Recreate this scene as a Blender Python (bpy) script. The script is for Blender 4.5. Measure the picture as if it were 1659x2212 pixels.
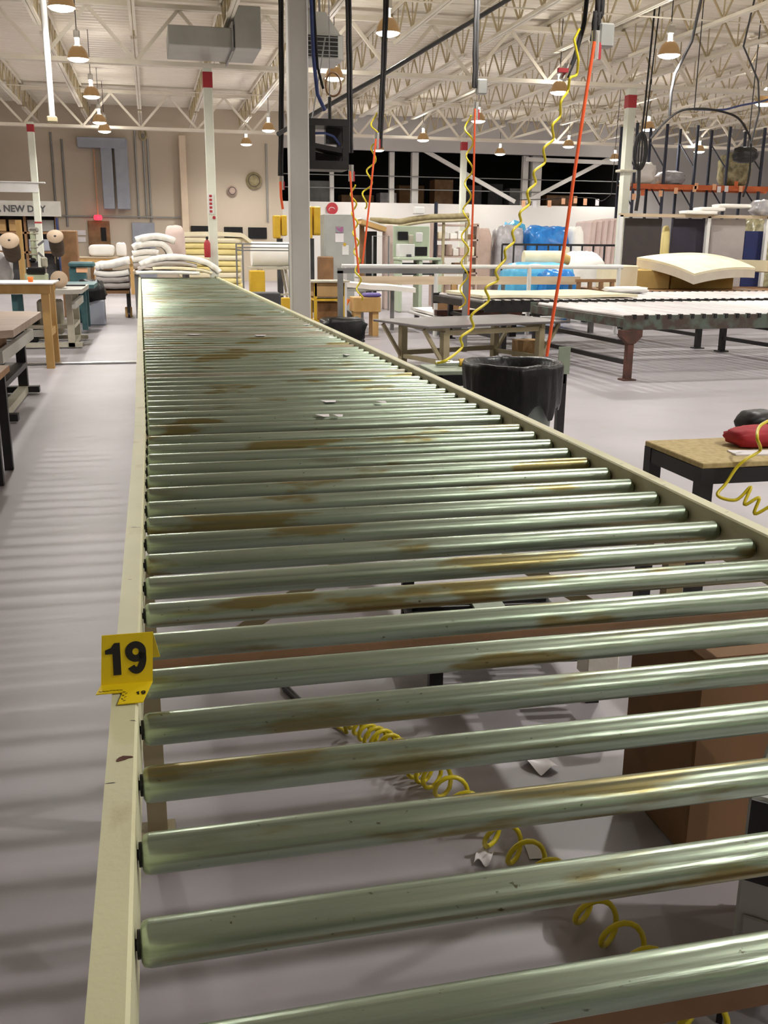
import bpy, math, random
import numpy as np
from mathutils import Vector, Matrix, noise

for o in list(bpy.data.objects): bpy.data.objects.remove(o)
scene = bpy.context.scene
C = scene.collection
random.seed(7)

# ------------------------------------------------------------------ camera, world, exposure
IW, IH = 1659, 2212
FPX, PITCH, YAW, ROLL, CAMH = 2105.0, math.radians(15.4), math.radians(13.15), 0.009, 1.5
fw = np.array([math.sin(YAW)*math.cos(PITCH), math.cos(YAW)*math.cos(PITCH), -math.sin(PITCH)])
rt = np.array([math.cos(YAW), -math.sin(YAW), 0.0])
up = np.cross(rt, fw)
RR = math.cos(ROLL)*rt + math.sin(ROLL)*up
UU = -math.sin(ROLL)*rt + math.cos(ROLL)*up
CP = np.array([0, 0, CAMH])
cam = bpy.data.cameras.new('camera'); camo = bpy.data.objects.new('camera', cam); C.objects.link(camo)
cam.sensor_fit = 'VERTICAL'; cam.sensor_height = 36.0; cam.sensor_width = 27.0
cam.lens = FPX/IH*36.0; cam.clip_start = 0.05; cam.clip_end = 200
m = Matrix.Identity(4)
for i in range(3):
    m[i][0] = RR[i]; m[i][1] = UU[i]; m[i][2] = -fw[i]; m[i][3] = CP[i]
camo.matrix_world = m
scene.camera = camo
w = bpy.data.worlds.new('world'); scene.world = w; w.use_nodes = True
w.node_tree.nodes['Background'].inputs[0].default_value = (0.5, 0.5, 0.5, 1)
w.node_tree.nodes['Background'].inputs[1].default_value = 0.02
scene.view_settings.view_transform = 'Standard'
scene.view_settings.look = 'None'
scene.view_settings.gamma = 1.0
scene.view_settings.use_curve_mapping = False
scene.view_settings.exposure = 0.12
LAMP_WATT = 520.0      # light of one lamp's bulb
UP_WATT = 120.0        # light that leaves through the open top of the reflector
LENS_POWER = 20.0      # brightness of a lamp's lit lens
GLOW_POWER = 0.10      # light that passes through the acrylic reflector

def ray(x, y): return fw + RR*(x-IW/2)/FPX - UU*(y-IH/2)/FPX
def gz(x, y, z=0.0):                       # pixel -> point at height z
    d = ray(x, y); return Vector(CP + d*(z-CAMH)/d[2])
def at(x, y, Y):                           # pixel -> point at distance Y down the hall
    d = ray(x, y); return Vector(CP + d*Y/d[1])

# ------------------------------------------------------------------ materials
MATS = {}
def M(name, c1, c2=None, scale=5.0, rough=0.6, metal=0.0, bump=0.0, bscale=60.0, stretch=(1, 1, 1), emit=None, trans=0.0, detail=5.0, lo=0.35, hi=0.65, rnd=True):
    if name in MATS: return MATS[name]
    mt = bpy.data.materials.new(name); mt.use_nodes = True
    nt = mt.node_tree; N = nt.nodes; L = nt.links
    b = N['Principled BSDF']
    b.inputs['Roughness'].default_value = rough; b.inputs['Metallic'].default_value = metal
    if trans: b.inputs['Transmission Weight'].default_value = trans
    c1 = (*c1, 1.0)
    if c2 is None: c2 = tuple(max(0, v*0.82) for v in c1[:3])
    c2 = (*c2[:3], 1.0)
    tc = N.new('ShaderNodeTexCoord'); mp = N.new('ShaderNodeMapping'); mp.inputs['Scale'].default_value = stretch
    oi = N.new('ShaderNodeObjectInfo'); ma = N.new('ShaderNodeMath'); ma.operation = 'MULTIPLY'; ma.inputs[1].default_value = 37.0 if rnd else 0.0
    L.new(oi.outputs['Random'], ma.inputs[0])
    va = N.new('ShaderNodeVectorMath'); va.operation = 'ADD'
    L.new(tc.outputs['Object'], va.inputs[0]); L.new(ma.outputs[0], va.inputs[1]); L.new(va.outputs[0], mp.inputs[0])
    nz = N.new('ShaderNodeTexNoise'); nz.inputs['Scale'].default_value = scale; nz.inputs['Detail'].default_value = detail
    L.new(mp.outputs[0], nz.inputs['Vector'])
    rp = N.new('ShaderNodeValToRGB'); rp.color_ramp.elements[0].position = lo; rp.color_ramp.elements[1].position = hi
    rp.color_ramp.elements[0].color = c2; rp.color_ramp.elements[1].color = c1
    L.new(nz.outputs['Fac'], rp.inputs[0]); L.new(rp.outputs[0], b.inputs['Base Color'])
    if bump:
        n2 = N.new('ShaderNodeTexNoise'); n2.inputs['Scale'].default_value = bscale; n2.inputs['Detail'].default_value = 3
        L.new(mp.outputs[0], n2.inputs['Vector'])
        bp = N.new('ShaderNodeBump'); bp.inputs['Strength'].default_value = bump; bp.inputs['Distance'].default_value = 0.01
        L.new(n2.outputs['Fac'], bp.inputs['Height']); L.new(bp.outputs[0], b.inputs['Normal'])
    if emit:
        b.inputs['Emission Color'].default_value = (*emit[:3], 1); b.inputs['Emission Strength'].default_value = emit[3]
    MATS[name] = mt; return mt

def layer(mt, col, scale, lo, hi, stretch=(1, 1, 1), detail=4.0, coord='Object', rnd=31.0, fac=1.0, rough=None):
    """mixes another stain colour into a material where a noise passes a threshold"""
    nt = mt.node_tree; N = nt.nodes; L = nt.links; b = N['Principled BSDF']
    tc = N.new('ShaderNodeTexCoord'); mp = N.new('ShaderNodeMapping'); mp.inputs['Scale'].default_value = stretch
    oi = N.new('ShaderNodeObjectInfo'); ma = N.new('ShaderNodeMath'); ma.operation = 'MULTIPLY'; ma.inputs[1].default_value = rnd
    va = N.new('ShaderNodeVectorMath'); va.operation = 'ADD'
    L.new(oi.outputs['Random'], ma.inputs[0]); L.new(tc.outputs[coord], va.inputs[0]); L.new(ma.outputs[0], va.inputs[1]); L.new(va.outputs[0], mp.inputs[0])
    nz = N.new('ShaderNodeTexNoise'); nz.inputs['Scale'].default_value = scale; nz.inputs['Detail'].default_value = detail
    L.new(mp.outputs[0], nz.inputs['Vector'])
    mr = N.new('ShaderNodeMapRange'); mr.inputs['From Min'].default_value = lo; mr.inputs['From Max'].default_value = hi
    mr.inputs['To Max'].default_value = fac
    L.new(nz.outputs['Fac'], mr.inputs['Value'])
    mx = N.new('ShaderNodeMix'); mx.data_type = 'RGBA'
    old = b.inputs['Base Color'].links[0].from_socket
    L.new(mr.outputs[0], mx.inputs['Factor']); L.new(old, mx.inputs[6]); mx.inputs[7].default_value = (*col, 1)
    L.new(mx.outputs[2], b.inputs['Base Color'])
    return mt

concrete = M('concrete_floor', (0.385, 0.36, 0.39), (0.31, 0.29, 0.31), 0.9, 0.42, bump=0.06, bscale=25, detail=8, lo=0.3, hi=0.7, rnd=False)
layer(concrete, (0.30, 0.27, 0.255), 0.55, 0.60, 0.80, detail=9, rnd=0, fac=0.55)
layer(concrete, (0.27, 0.24, 0.225), 2.6, 0.54, 0.82, detail=8, rnd=0, fac=0.4)
layer(concrete, (0.24, 0.19, 0.16), 9.0, 0.70, 0.78, detail=6, rnd=0, fac=0.35)
wallm = M('wall_paint', (0.60, 0.515, 0.41), (0.55, 0.47, 0.37), 0.4, 0.85, rnd=False)
wallg = M('wall_grey_paint', (0.46, 0.44, 0.43), (0.42, 0.40, 0.39), 0.4, 0.85, rnd=False)
wallw = M('wall_white_paint', (0.66, 0.64, 0.61), (0.61, 0.59, 0.56), 0.4, 0.8, rnd=False)
mezd = M('mezzanine_wall_shade', (0.022, 0.02, 0.02), (0.014, 0.013, 0.013), 0.4, 0.9, rnd=False)  # near-black colour carries the shade of the unlit mezzanine
deckm = M('roof_deck_paint', (0.86, 0.80, 0.69), (0.81, 0.75, 0.64), 0.3, 0.45, rnd=False)
steelw = M('joist_cream_paint', (0.78, 0.73, 0.63), (0.70, 0.64, 0.53), 1.5, 0.5)
webm = M('joist_web_ochre', (0.54, 0.45, 0.28), (0.45, 0.37, 0.22), 1.5, 0.55)  # yellow cast of the lamplight on the webs, put into their colour
colm = M('column_grey_white_paint', (0.62, 0.60, 0.57), (0.56, 0.54, 0.51), 2, 0.5)
colp = M('column_pale_paint', (0.74, 0.76, 0.66), (0.66, 0.68, 0.58), 2, 0.5)
colpeach = M('column_peach_paint', (0.74, 0.60, 0.45), (0.68, 0.55, 0.41), 2, 0.6)
redp = M('red_paint', (0.42, 0.03, 0.04), (0.36, 0.02, 0.03), 3, 0.5)
railm = M('conveyor_cream_paint', (0.66, 0.65, 0.42), (0.60, 0.59, 0.38), 4, 0.42, bump=0.05, bscale=90)
layer(railm, (0.33, 0.25, 0.10), 9.0, 0.60, 0.74, stretch=(1, 0.5, 1), detail=6, rnd=0, fac=0.65)
layer(railm, (0.05, 0.04, 0.03), 38.0, 0.73, 0.76, stretch=(0.6, 2.2, 1), detail=2, rnd=0)
rollm = M('roller_galvanised', (0.47, 0.565, 0.45), (0.33, 0.41, 0.315), 3.0, 0.30, 0.86, bump=0.05, bscale=30, stretch=(0.6, 9, 9), detail=6)  # green of the lamps' reflection is mixed into the base colour
layer(rollm, (0.25, 0.18, 0.03), 2.2, 0.575, 0.625, stretch=(1.0, 5, 5), detail=9, fac=0.8)
layer(rollm, (0.14, 0.09, 0.03), 1.1, 0.63, 0.74, stretch=(1.4, 7, 7), detail=9, rnd=71, fac=0.8)
layer(rollm, (0.09, 0.075, 0.04), 110.0, 0.70, 0.76, stretch=(0.6, 1, 1), detail=3, rnd=13, fac=0.85)
layer(rollm, (0.17, 0.20, 0.16), 2.0, 0.50, 0.68, stretch=(0.25, 45, 45), detail=5, rnd=57, fac=0.55)
rollr = M('roller_rusty', (0.45, 0.47, 0.39), (0.33, 0.33, 0.26), 3.0, 0.42, 0.55, bump=0.05, bscale=30, stretch=(0.6, 9, 9), detail=6)
layer(rollr, (0.20, 0.125, 0.055), 2.0, 0.46, 0.66, stretch=(0.8, 4, 4), detail=8, fac=0.8)
rollw = M('roller_table_grey', (0.62, 0.60, 0.60), (0.50, 0.47, 0.47), 2.0, 0.38, 0.35, stretch=(6, 0.6, 6))
bearm = M('bearing_dark_steel', (0.03, 0.03, 0.03), (0.015, 0.015, 0.015), 20, 0.5, 0.5)
greenrail = M('chipped_green_rail', (0.10, 0.125, 0.10), (0.07, 0.05, 0.04), 6, 0.6, 0.2, lo=0.42, hi=0.58)
rustm = M('rusty_brown_steel', (0.12, 0.045, 0.03), (0.06, 0.028, 0.02), 8, 0.7)
spreadm = M('brown_spreader_beam', (0.20, 0.105, 0.05), (0.14, 0.07, 0.03), 6, 0.75)
blackst = M('black_steel', (0.022, 0.02, 0.022), (0.012, 0.012, 0.013), 6, 0.45, 0.2)
darkgrey = M('dark_grey_paint', (0.07, 0.07, 0.075), (0.05, 0.05, 0.055), 5, 0.6)
galv = M('galvanised_duct', (0.36, 0.36, 0.34), (0.31, 0.31, 0.295), 2, 0.45, 0.4)
galvb = M('blue_grey_duct', (0.36, 0.38, 0.44), (0.31, 0.33, 0.39), 2, 0.5, 0.2)
greyp = M('grey_paint', (0.42, 0.43, 0.41), (0.37, 0.38, 0.36), 3, 0.5)
midgrey = M('mid_grey_tube', (0.26, 0.26, 0.26), (0.21, 0.21, 0.21), 3, 0.45, 0.3)
whitep = M('white_paint', (0.78, 0.78, 0.77), (0.72, 0.72, 0.71), 3, 0.45)
chrome = M('bright_steel', (0.7, 0.7, 0.68), (0.6, 0.6, 0.58), 3, 0.22, 0.9)
pine = M('pine_wood', (0.60, 0.38, 0.15), (0.48, 0.28, 0.09), 5, 0.6, stretch=(1, 1, 0.25))
plank = M('plank_wood', (0.58, 0.47, 0.34), (0.48, 0.37, 0.25), 4, 0.6, stretch=(0.3, 3, 3))
brownwood = M('brown_wood', (0.27, 0.14, 0.06), (0.18, 0.09, 0.035), 4, 0.6)
tanframe = M('tan_painted_steel', (0.42, 0.36, 0.22), (0.34, 0.29, 0.17), 4, 0.6)
osb = M('particle_board', (0.52, 0.41, 0.20), (0.42, 0.32, 0.14), 45, 0.8, detail=4, lo=0.38, hi=0.6)
card = M('cardboard', (0.22, 0.118, 0.053), (0.18, 0.095, 0.042), 4, 0.8)
cardl = M('cardboard_light', (0.48, 0.30, 0.13), (0.42, 0.255, 0.105), 4, 0.8)
steelt = M('worn_steel_top', (0.22, 0.205, 0.205), (0.15, 0.138, 0.138), 1.6, 0.35, 0.4, detail=7)
benchtop = M('worn_bench_top', (0.36, 0.27, 0.21), (0.28, 0.20, 0.15), 3, 0.5, stretch=(0.4, 3, 3))
greytop = M('grey_laminate', (0.44, 0.42, 0.38), (0.38, 0.36, 0.32), 3, 0.5)
castcream = M('cast_cream_paint', (0.55, 0.52, 0.42), (0.45, 0.42, 0.33), 5, 0.5)
machgreen = M('machine_green', (0.56, 0.62, 0.44), (0.44, 0.49, 0.34), 6, 0.45)
palegreen = M('pale_green_panel', (0.50, 0.58, 0.44), (0.45, 0.53, 0.39), 3, 0.55)
teal = M('teal_paint', (0.06, 0.15, 0.16), (0.035, 0.10, 0.11), 5, 0.5)
greensteel = M('green_grey_steel', (0.34, 0.40, 0.30), (0.26, 0.31, 0.23), 5, 0.55)
thread = M('brown_thread', (0.10, 0.065, 0.045), (0.06, 0.04, 0.03), 60, 0.8, stretch=(0.3, 0.3, 4))
spoolm = M('cardboard_spool', (0.62, 0.47, 0.34), (0.55, 0.41, 0.29), 6, 0.7)
bagm = M('black_plastic_bag', (0.012, 0.012, 0.013), (0.006, 0.006, 0.007), 8, 0.36, bump=0.6, bscale=22, stretch=(1, 1, 0.45))
bagm.node_tree.nodes['Principled BSDF'].inputs['Specular IOR Level'].default_value = 0.3
canm = M('grey_green_plastic', (0.17, 0.20, 0.18), (0.14, 0.165, 0.15), 4, 0.55)
blueplastic = M('blue_plastic_wrap', (0.035, 0.27, 0.72), (0.02, 0.15, 0.50), 5, 0.22, bump=0.5, bscale=9)
cyanplastic = M('light_blue_plastic_wrap', (0.12, 0.53, 0.80), (0.07, 0.38, 0.68), 5, 0.25, bump=0.4, bscale=9)
clearwrap = M('grey_plastic_wrap', (0.52, 0.50, 0.52), (0.36, 0.35, 0.37), 6, 0.25, bump=0.5, bscale=10)
oliwrap = M('olive_plastic_wrap', (0.42, 0.38, 0.22), (0.16, 0.14, 0.07), 7, 0.3, bump=0.5, bscale=10)
fwhite = M('white_batting', (0.93, 0.91, 0.87), (0.89, 0.87, 0.82), 4, 0.9, bump=0.15, bscale=30)
fcream = M('cream_foam', (0.84, 0.77, 0.57), (0.78, 0.70, 0.49), 4, 0.9, bump=0.1, bscale=40)
fyel = M('yellow_foam', (0.84, 0.72, 0.33), (0.76, 0.63, 0.26), 4, 0.9, bump=0.1, bscale=40)
ftan = M('tan_foam', (0.60, 0.43, 0.16), (0.53, 0.37, 0.13), 4, 0.9, bump=0.1, bscale=50)
folive = M('olive_foam', (0.52, 0.37, 0.12), (0.45, 0.31, 0.09), 4, 0.9)
fgrey = M('grey_backing', (0.50, 0.46, 0.44), (0.46, 0.42, 0.40), 4, 0.85)
fslab = M('beige_foam_side', (0.66, 0.60, 0.50), (0.60, 0.54, 0.44), 4, 0.9)
fpink = M('pinkish_fabric', (0.72, 0.58, 0.54), (0.66, 0.52, 0.48), 3, 0.85)
yelp = M('yellow_hose', (0.72, 0.60, 0.02), (0.64, 0.52, 0.015), 6, 0.3)
yelmach = M('yellow_machine_paint', (0.72, 0.45, 0.03), (0.62, 0.38, 0.02), 4, 0.5)
orangeh = M('orange_hose', (0.85, 0.13, 0.035), (0.78, 0.10, 0.025), 6, 0.4)
redhose = M('red_hose', (0.62, 0.05, 0.03), (0.55, 0.04, 0.02), 6, 0.4)
rubber = M('black_rubber_cable', (0.014, 0.013, 0.014), (0.02, 0.018, 0.018), 10, 0.85)
bluecable = M('blue_cable', (0.05, 0.08, 0.24), (0.035, 0.055, 0.18), 10, 0.5)
tagy = M('yellow_tag_card', (0.80, 0.60, 0.005), (0.77, 0.57, 0.004), 5, 0.5)
ink = M('black_ink', (0.008, 0.008, 0.008), (0.012, 0.012, 0.012), 5, 0.5)
amber = M('amber_acrylic', (0.34, 0.20, 0.08), (0.30, 0.17, 0.06), 6, 0.35, emit=(1.0, 0.62, 0.28, GLOW_POWER))
lens = M('lamp_lens', (0.9, 0.9, 0.9), (0.88, 0.88, 0.88), 6, 0.4, emit=(1.0, 0.965, 0.90, LENS_POWER))
neckm = M('lit_glass_neck', (0.9, 0.88, 0.84), (0.88, 0.86, 0.82), 6, 0.3, emit=(1.0, 0.95, 0.86, 6.0))
exitm = M('exit_lit_red', (0.7, 0.03, 0.05), (0.6, 0.02, 0.04), 6, 0.4, emit=(1.0, 0.03, 0.06, 2.2))
paper = M('white_paper', (0.80, 0.77, 0.79), (0.75, 0.72, 0.74), 6, 0.8)
pinkpaper = M('purple_print', (0.36, 0.12, 0.27), (0.26, 0.30, 0.30), 14, 0.7, lo=0.45, hi=0.55)
orangeb = M('orange_beam_paint', (0.62, 0.14, 0.03), (0.48, 0.09, 0.02), 4, 0.5)
orangetag = M('pale_orange_tag', (0.86, 0.48, 0.28), (0.80, 0.42, 0.24), 6, 0.8)
darkblue = M('dark_blue_steel', (0.018, 0.024, 0.05), (0.013, 0.018, 0.035), 4, 0.5)
pan1 = M('charcoal_panel', (0.055, 0.045, 0.045), (0.045, 0.037, 0.037), 4, 0.7)
pan2 = M('dark_navy_panel', (0.03, 0.023, 0.042), (0.024, 0.018, 0.034), 4, 0.7)
pan3 = M('silver_grey_panel', (0.40, 0.36, 0.35), (0.34, 0.30, 0.29), 2, 0.6)
pan4 = M('blue_panel', (0.008, 0.016, 0.10), (0.006, 0.012, 0.08), 4, 0.7)
screen = M('dark_screen', (0.012, 0.013, 0.016), (0.008, 0.009, 0.011), 4, 0.2)
purplec = M('purple_cloth', (0.16, 0.13, 0.36), (0.12, 0.09, 0.28), 8, 0.8)
redcap = M('red_cloth', (0.42, 0.02, 0.03), (0.33, 0.015, 0.025), 14, 0.8)
orangedot = M('orange_knob', (0.9, 0.22, 0.03), (0.84, 0.19, 0.025), 6, 0.6)
burlap = M('olive_burlap', (0.40, 0.34, 0.20), (0.26, 0.21, 0.11), 6, 0.9, bump=0.3, bscale=30)
skinwood = M('tan_fabric', (0.55, 0.42, 0.36), (0.47, 0.35, 0.29), 4, 0.85)

# ------------------------------------------------------------------ mesh helpers
class B:
    def __init__(s): s.v = []; s.f = []; s.sm = []
    def add(s, vs, fs, smooth=False):
        k = len(s.v); s.v += [tuple(v) for v in vs]
        for f in fs: s.f.append(tuple(i+k for i in f)); s.sm.append(smooth)
        return s
    def box(s, c, d, R=None):
        x, y, z = d[0]/2, d[1]/2, d[2]/2; c = Vector(c)
        vs = [Vector(q) for q in [(-x,-y,-z),(x,-y,-z),(x,y,-z),(-x,y,-z),(-x,-y,z),(x,-y,z),(x,y,z),(-x,y,z)]]
        if R is not None: vs = [R @ q for q in vs]
        return s.add([q+c for q in vs], [(0,3,2,1),(4,5,6,7),(0,1,5,4),(1,2,6,5),(2,3,7,6),(3,0,4,7)])
    def cbox(s, c, d, b=0.01, R=None):                   # box with chamfered edges
        h = [d[0]/2, d[1]/2, d[2]/2]; b = min(b, *[k*0.98 for k in h]); c = Vector(c); vs = []; idx = {}
        for sx in (-1, 1):
            for sy in (-1, 1):
                for sz in (-1, 1):
                    sg = (sx, sy, sz)
                    for a in range(3):
                        p = Vector([sg[k]*(h[k] if k == a else h[k]-b) for k in range(3)])
                        idx[(sg, a)] = len(vs); vs.append((R @ p if R is not None else p)+c)
        fs = []
        for a in range(3):
            u, v = (a+1) % 3, (a+2) % 3
            for sa in (-1, 1):
                q = []
                for (su, sv) in ((-1,-1),(1,-1),(1,1),(-1,1)):
                    g = [0,0,0]; g[a] = sa; g[u] = su; g[v] = sv; q.append(idx[(tuple(g), a)])
                fs.append(q if sa > 0 else q[::-1])
            for su in (-1, 1):
                for sv in (-1, 1):
                    g0 = [0,0,0]; g0[a] = -1; g0[u] = su; g0[v] = sv; g1 = list(g0); g1[a] = 1
                    g0, g1 = tuple(g0), tuple(g1)
                    q = [idx[(g0, u)], idx[(g1, u)], idx[(g1, v)], idx[(g0, v)]]
                    fs.append(q[::-1] if su*sv > 0 else q)
        for sx in (-1, 1):
            for sy in (-1, 1):
                for sz in (-1, 1):
                    g = (sx, sy, sz); q = [idx[(g, 0)], idx[(g, 1)], idx[(g, 2)]]
                    fs.append(q if sx*sy*sz > 0 else q[::-1])
        return s.add(vs, fs)
    def bar(s, p0, p1, w, h, upv=(0, 0, 1)):             # rectangular bar between two points
        p0, p1 = Vector(p0), Vector(p1); d = p1-p0; L = d.length
        if L < 1e-6: return s
        y = d.normalized(); u = Vector(upv)
        if abs(y.dot(u)) > 0.98: u = Vector((1, 0, 0))
        x = y.cross(u).normalized(); z = x.cross(y)
        return s.box((p0+p1)/2, (w, L, h), Matrix((x, y, z)).transposed())
    def cyl(s, p0, p1, r, r1=None, n=12, caps=True, smooth=True):
        r1 = r if r1 is None else r1
        p0, p1 = Vector(p0), Vector(p1); d = (p1-p0).normalized()
        u = Vector((0, 0, 1)) if abs(d.z) < 0.9 else Vector((1, 0, 0))
        x = d.cross(u).normalized(); y = d.cross(x)
        ring = [(math.cos(2*math.pi*i/n), math.sin(2*math.pi*i/n)) for i in range(n)]
        vs = [p0+(x*a+y*b)*r for a, b in ring]+[p1+(x*a+y*b)*r1 for a, b in ring]
        s.add(vs, [(i, n+i, n+(i+1) % n, (i+1) % n) for i in range(n)], smooth)
        if caps:
            s.add(vs[:n], [tuple(range(n))]); s.add(vs[n:], [tuple(range(n))[::-1]])
        return s
    def tube(s, pts, r, n=6, closed=False):
        pts = [Vector(p) for p in pts]; N = len(pts)
        T = []
        for i in range(N):
            a = pts[(i-1) % N] if (closed or i > 0) else pts[0]; b = pts[(i+1) % N] if (closed or i < N-1) else pts[-1]
            T.append((b-a).normalized())
        u = Vector((0, 0, 1)) if abs(T[0].z) < 0.9 else Vector((1, 0, 0))
        x = T[0].cross(u).normalized(); vs = []
        for i in range(N):
            x = (x - T[i]*x.dot(T[i])).normalized(); y = T[i].cross(x)
            rr = r[i] if isinstance(r, (list, tuple)) else r
            vs += [pts[i]+(x*math.cos(2*math.pi*k/n)+y*math.sin(2*math.pi*k/n))*rr for k in range(n)]
        fs = []
        for i in range(N if closed else N-1):
            j = (i+1) % N
            fs += [(i*n+k, i*n+(k+1) % n, j*n+(k+1) % n, j*n+k) for k in range(n)]
        s.add(vs, fs, True)
        if not closed:
            s.add(vs[:n], [tuple(range(n))[::-1]]); s.add(vs[-n:], [tuple(range(n))])
        return s
    def lathe(s, prof, n=20, c=(0, 0, 0), axis=None, smooth=True):
        c = Vector(c); vs = []
        for r, z in prof:
            for k in range(n):
                a = 2*math.pi*k/n; p = Vector((r*math.cos(a), r*math.sin(a), z))
                vs.append((axis @ p if axis is not None else p)+c)
        fs = []
        for i in range(len(prof)-1):
            fs += [(i*n+k, i*n+(k+1) % n, (i+1)*n+(k+1) % n, (i+1)*n+k) for k in range(n)]
        return s.add(vs, fs, smooth)
    def prism(s, poly, z0, z1):                            # vertical prism over a polygon (counter-clockwise)
        n = len(poly)
        vs = [(p[0], p[1], z0) for p in poly]+[(p[0], p[1], z1) for p in poly]
        return s.add(vs, [tuple(range(n))[::-1], tuple(range(n, 2*n))]+[(i, (i+1) % n, n+(i+1) % n, n+i) for i in range(n)])
    def xprism(s, poly, x0, x1):                           # prism along x over a (y,z) polygon
        n = len(poly)
        vs = [(x0, p[0], p[1]) for p in poly]+[(x1, p[0], p[1]) for p in poly]
        return s.add(vs, [tuple(range(n))[::-1], tuple(range(n, 2*n))]+[(i, (i+1) % n, n+(i+1) % n, n+i) for i in range(n)])
    def yprism(s, poly, y0, y1):                           # prism along y over an (x,z) polygon
        n = len(poly)
        vs = [(p[0], y0, p[1]) for p in poly]+[(p[0], y1, p[1]) for p in poly]
        return s.add(vs, [tuple(range(n)), tuple(range(n, 2*n))[::-1]]+[(i, n+i, n+(i+1) % n, (i+1) % n) for i in range(n)])
    def pillow(s, c, d, seed=0, e=0.4, amp=0.06, fr=2.2, nu=28, nv=16, fold=0.0):
        """soft bulky body: rounded box with dents and creases, flat underneath"""
        c = Vector(c); vs = []
        def sp(v, e): return math.copysign(abs(v)**e, v)
        rng = random.Random(seed); off = Vector((rng.random()*50, rng.random()*50, rng.random()*50))
        for j in range(nv+1):
            t = -math.pi/2+math.pi*j/nv
            for i in range(nu):
                p = 2*math.pi*i/nu
                q = Vector((sp(math.cos(t), e)*sp(math.cos(p), e), sp(math.cos(t), e)*sp(math.sin(p), e), sp(math.sin(t), e*1.3)))
                k = noise.noise(q*fr+off)*amp + noise.noise(q*fr*2.7+off)*amp*0.5
                if fold: k += fold*abs(math.sin(q.z*9+noise.noise(q*2+off)*2))*0.5 - fold*0.25
                q = Vector((q.x*(1+k), q.y*(1+k), q.z*(1+k*(1.0 if q.z > 0 else 0.0))))
                vs.append(c+Vector((q.x*d[0]/2, q.y*d[1]/2, max(q.z, -1)*d[2]/2)))
        fs = []
        for j in range(nv):
            fs += [(j*nu+i, j*nu+(i+1) % nu, (j+1)*nu+(i+1) % nu, (j+1)*nu+i) for i in range(nu)]
        return s.add(vs, fs, True)
    def sheet(s, x0, x1, y0, y1, zf, th, nx=16, ny=8):     # thick bent sheet; zf(u,v) gives the top
        vs = []
        for k in (0, 1):
            for j in range(ny+1):
                for i in range(nx+1):
                    u, v = i/nx, j/ny
                    vs.append((x0+(x1-x0)*u, y0+(y1-y0)*v, zf(u, v)-(th if k else 0)))
        n = (nx+1)*(ny+1); fs = []
        def I(i, j, k): return k*n+j*(nx+1)+i
        for j in range(ny):
            for i in range(nx):
                fs.append((I(i,j,0), I(i+1,j,0), I(i+1,j+1,0), I(i,j+1,0)))
                fs.append((I(i,j,1), I(i,j+1,1), I(i+1,j+1,1), I(i+1,j,1)))
        s.add(vs, fs, True)
        fs = []
        for i in range(nx):
            fs.append((I(i,0,1), I(i+1,0,1), I(i+1,0,0), I(i,0,0))); fs.append((I(i+1,ny,1), I(i,ny,1), I(i,ny,0), I(i+1,ny,0)))
        for j in range(ny):
            fs.append((I(0,j+1,1), I(0,j,1), I(0,j,0), I(0,j+1,0))); fs.append((I(nx,j,1), I(nx,j+1,1), I(nx,j+1,0), I(nx,j,0)))
        return s.add(vs, fs, False)
    def mesh(s, name, mat):
        me = bpy.data.meshes.new(name); me.from_pydata(s.v, [], s.f); me.update()
        me.polygons.foreach_set('use_smooth', s.sm); me.materials.append(mat); return me
    def build(s, name, mat, parent=None, loc=(0, 0, 0), rz=0.0):
        return put(name, s.mesh(name, mat), parent, loc, rz)
def put(name, me, parent=None, loc=(0, 0, 0), rz=0.0):
    o = bpy.data.objects.new(name, me); C.objects.link(o); o.location = loc; o.rotation_euler = (0, 0, rz)
    if parent is not None: o.parent = parent
    return o
def tag(o, label=None, cat=None, group=None, kind=None):
    if label: o['label'] = label
    if cat: o['category'] = cat
    if group: o['group'] = group
    if kind: o['kind'] = kind
    return o
def thing(name, label, cat, loc=(0, 0, 0), rz=0.0, group=None):
    o = bpy.data.objects.new(name, None); C.objects.link(o); o.empty_display_size = 0.2
    o.location = loc; o.rotation_euler = (0, 0, rz); return tag(o, label, cat, group)
def dup(root, loc, rz=None, label=None, group=None):
    def cp(o, par):
        c = o.copy(); C.objects.link(c); c.parent = par
        for ch in list(o.children): cp(ch, c)
        return c
    r = cp(root, None); r.location = loc
    if rz is not None: r.rotation_euler = (0, 0, rz)
    if label: r['label'] = label
    if group: r['group'] = group
    return r
def one(name, b, mat, label, cat, loc=(0, 0, 0), rz=0.0, group=None):
    return tag(b.build(name, mat, None, loc, rz), label, cat, group)
def struct(name, b, mat, parent=None, loc=(0, 0, 0)):
    o = b.build(name, mat, parent, loc)
    if parent is None: o['kind'] = 'structure'
    return o
def text(name, s, size, mat, parent, loc, rot, bold=0.0, sx=1.0):
    cu = bpy.data.curves.new(name, 'FONT'); cu.body = s; cu.size = size; cu.align_x = 'CENTER'; cu.align_y = 'CENTER'
    cu.offset = bold; cu.extrude = 0.0004; cu.resolution_u = 4
    t = bpy.data.objects.new(name+'_curve', cu); C.objects.link(t)
    dg = bpy.context.evaluated_depsgraph_get(); me = bpy.data.meshes.new_from_object(t.evaluated_get(dg)); bpy.data.objects.remove(t)
    me.name = name; me.materials.clear(); me.materials.append(mat)
    o = bpy.data.objects.new(name, me); C.objects.link(o); o.parent = parent; o.location = loc; o.rotation_euler = rot; o.scale = (sx, 1, 1)
    return o
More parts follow.
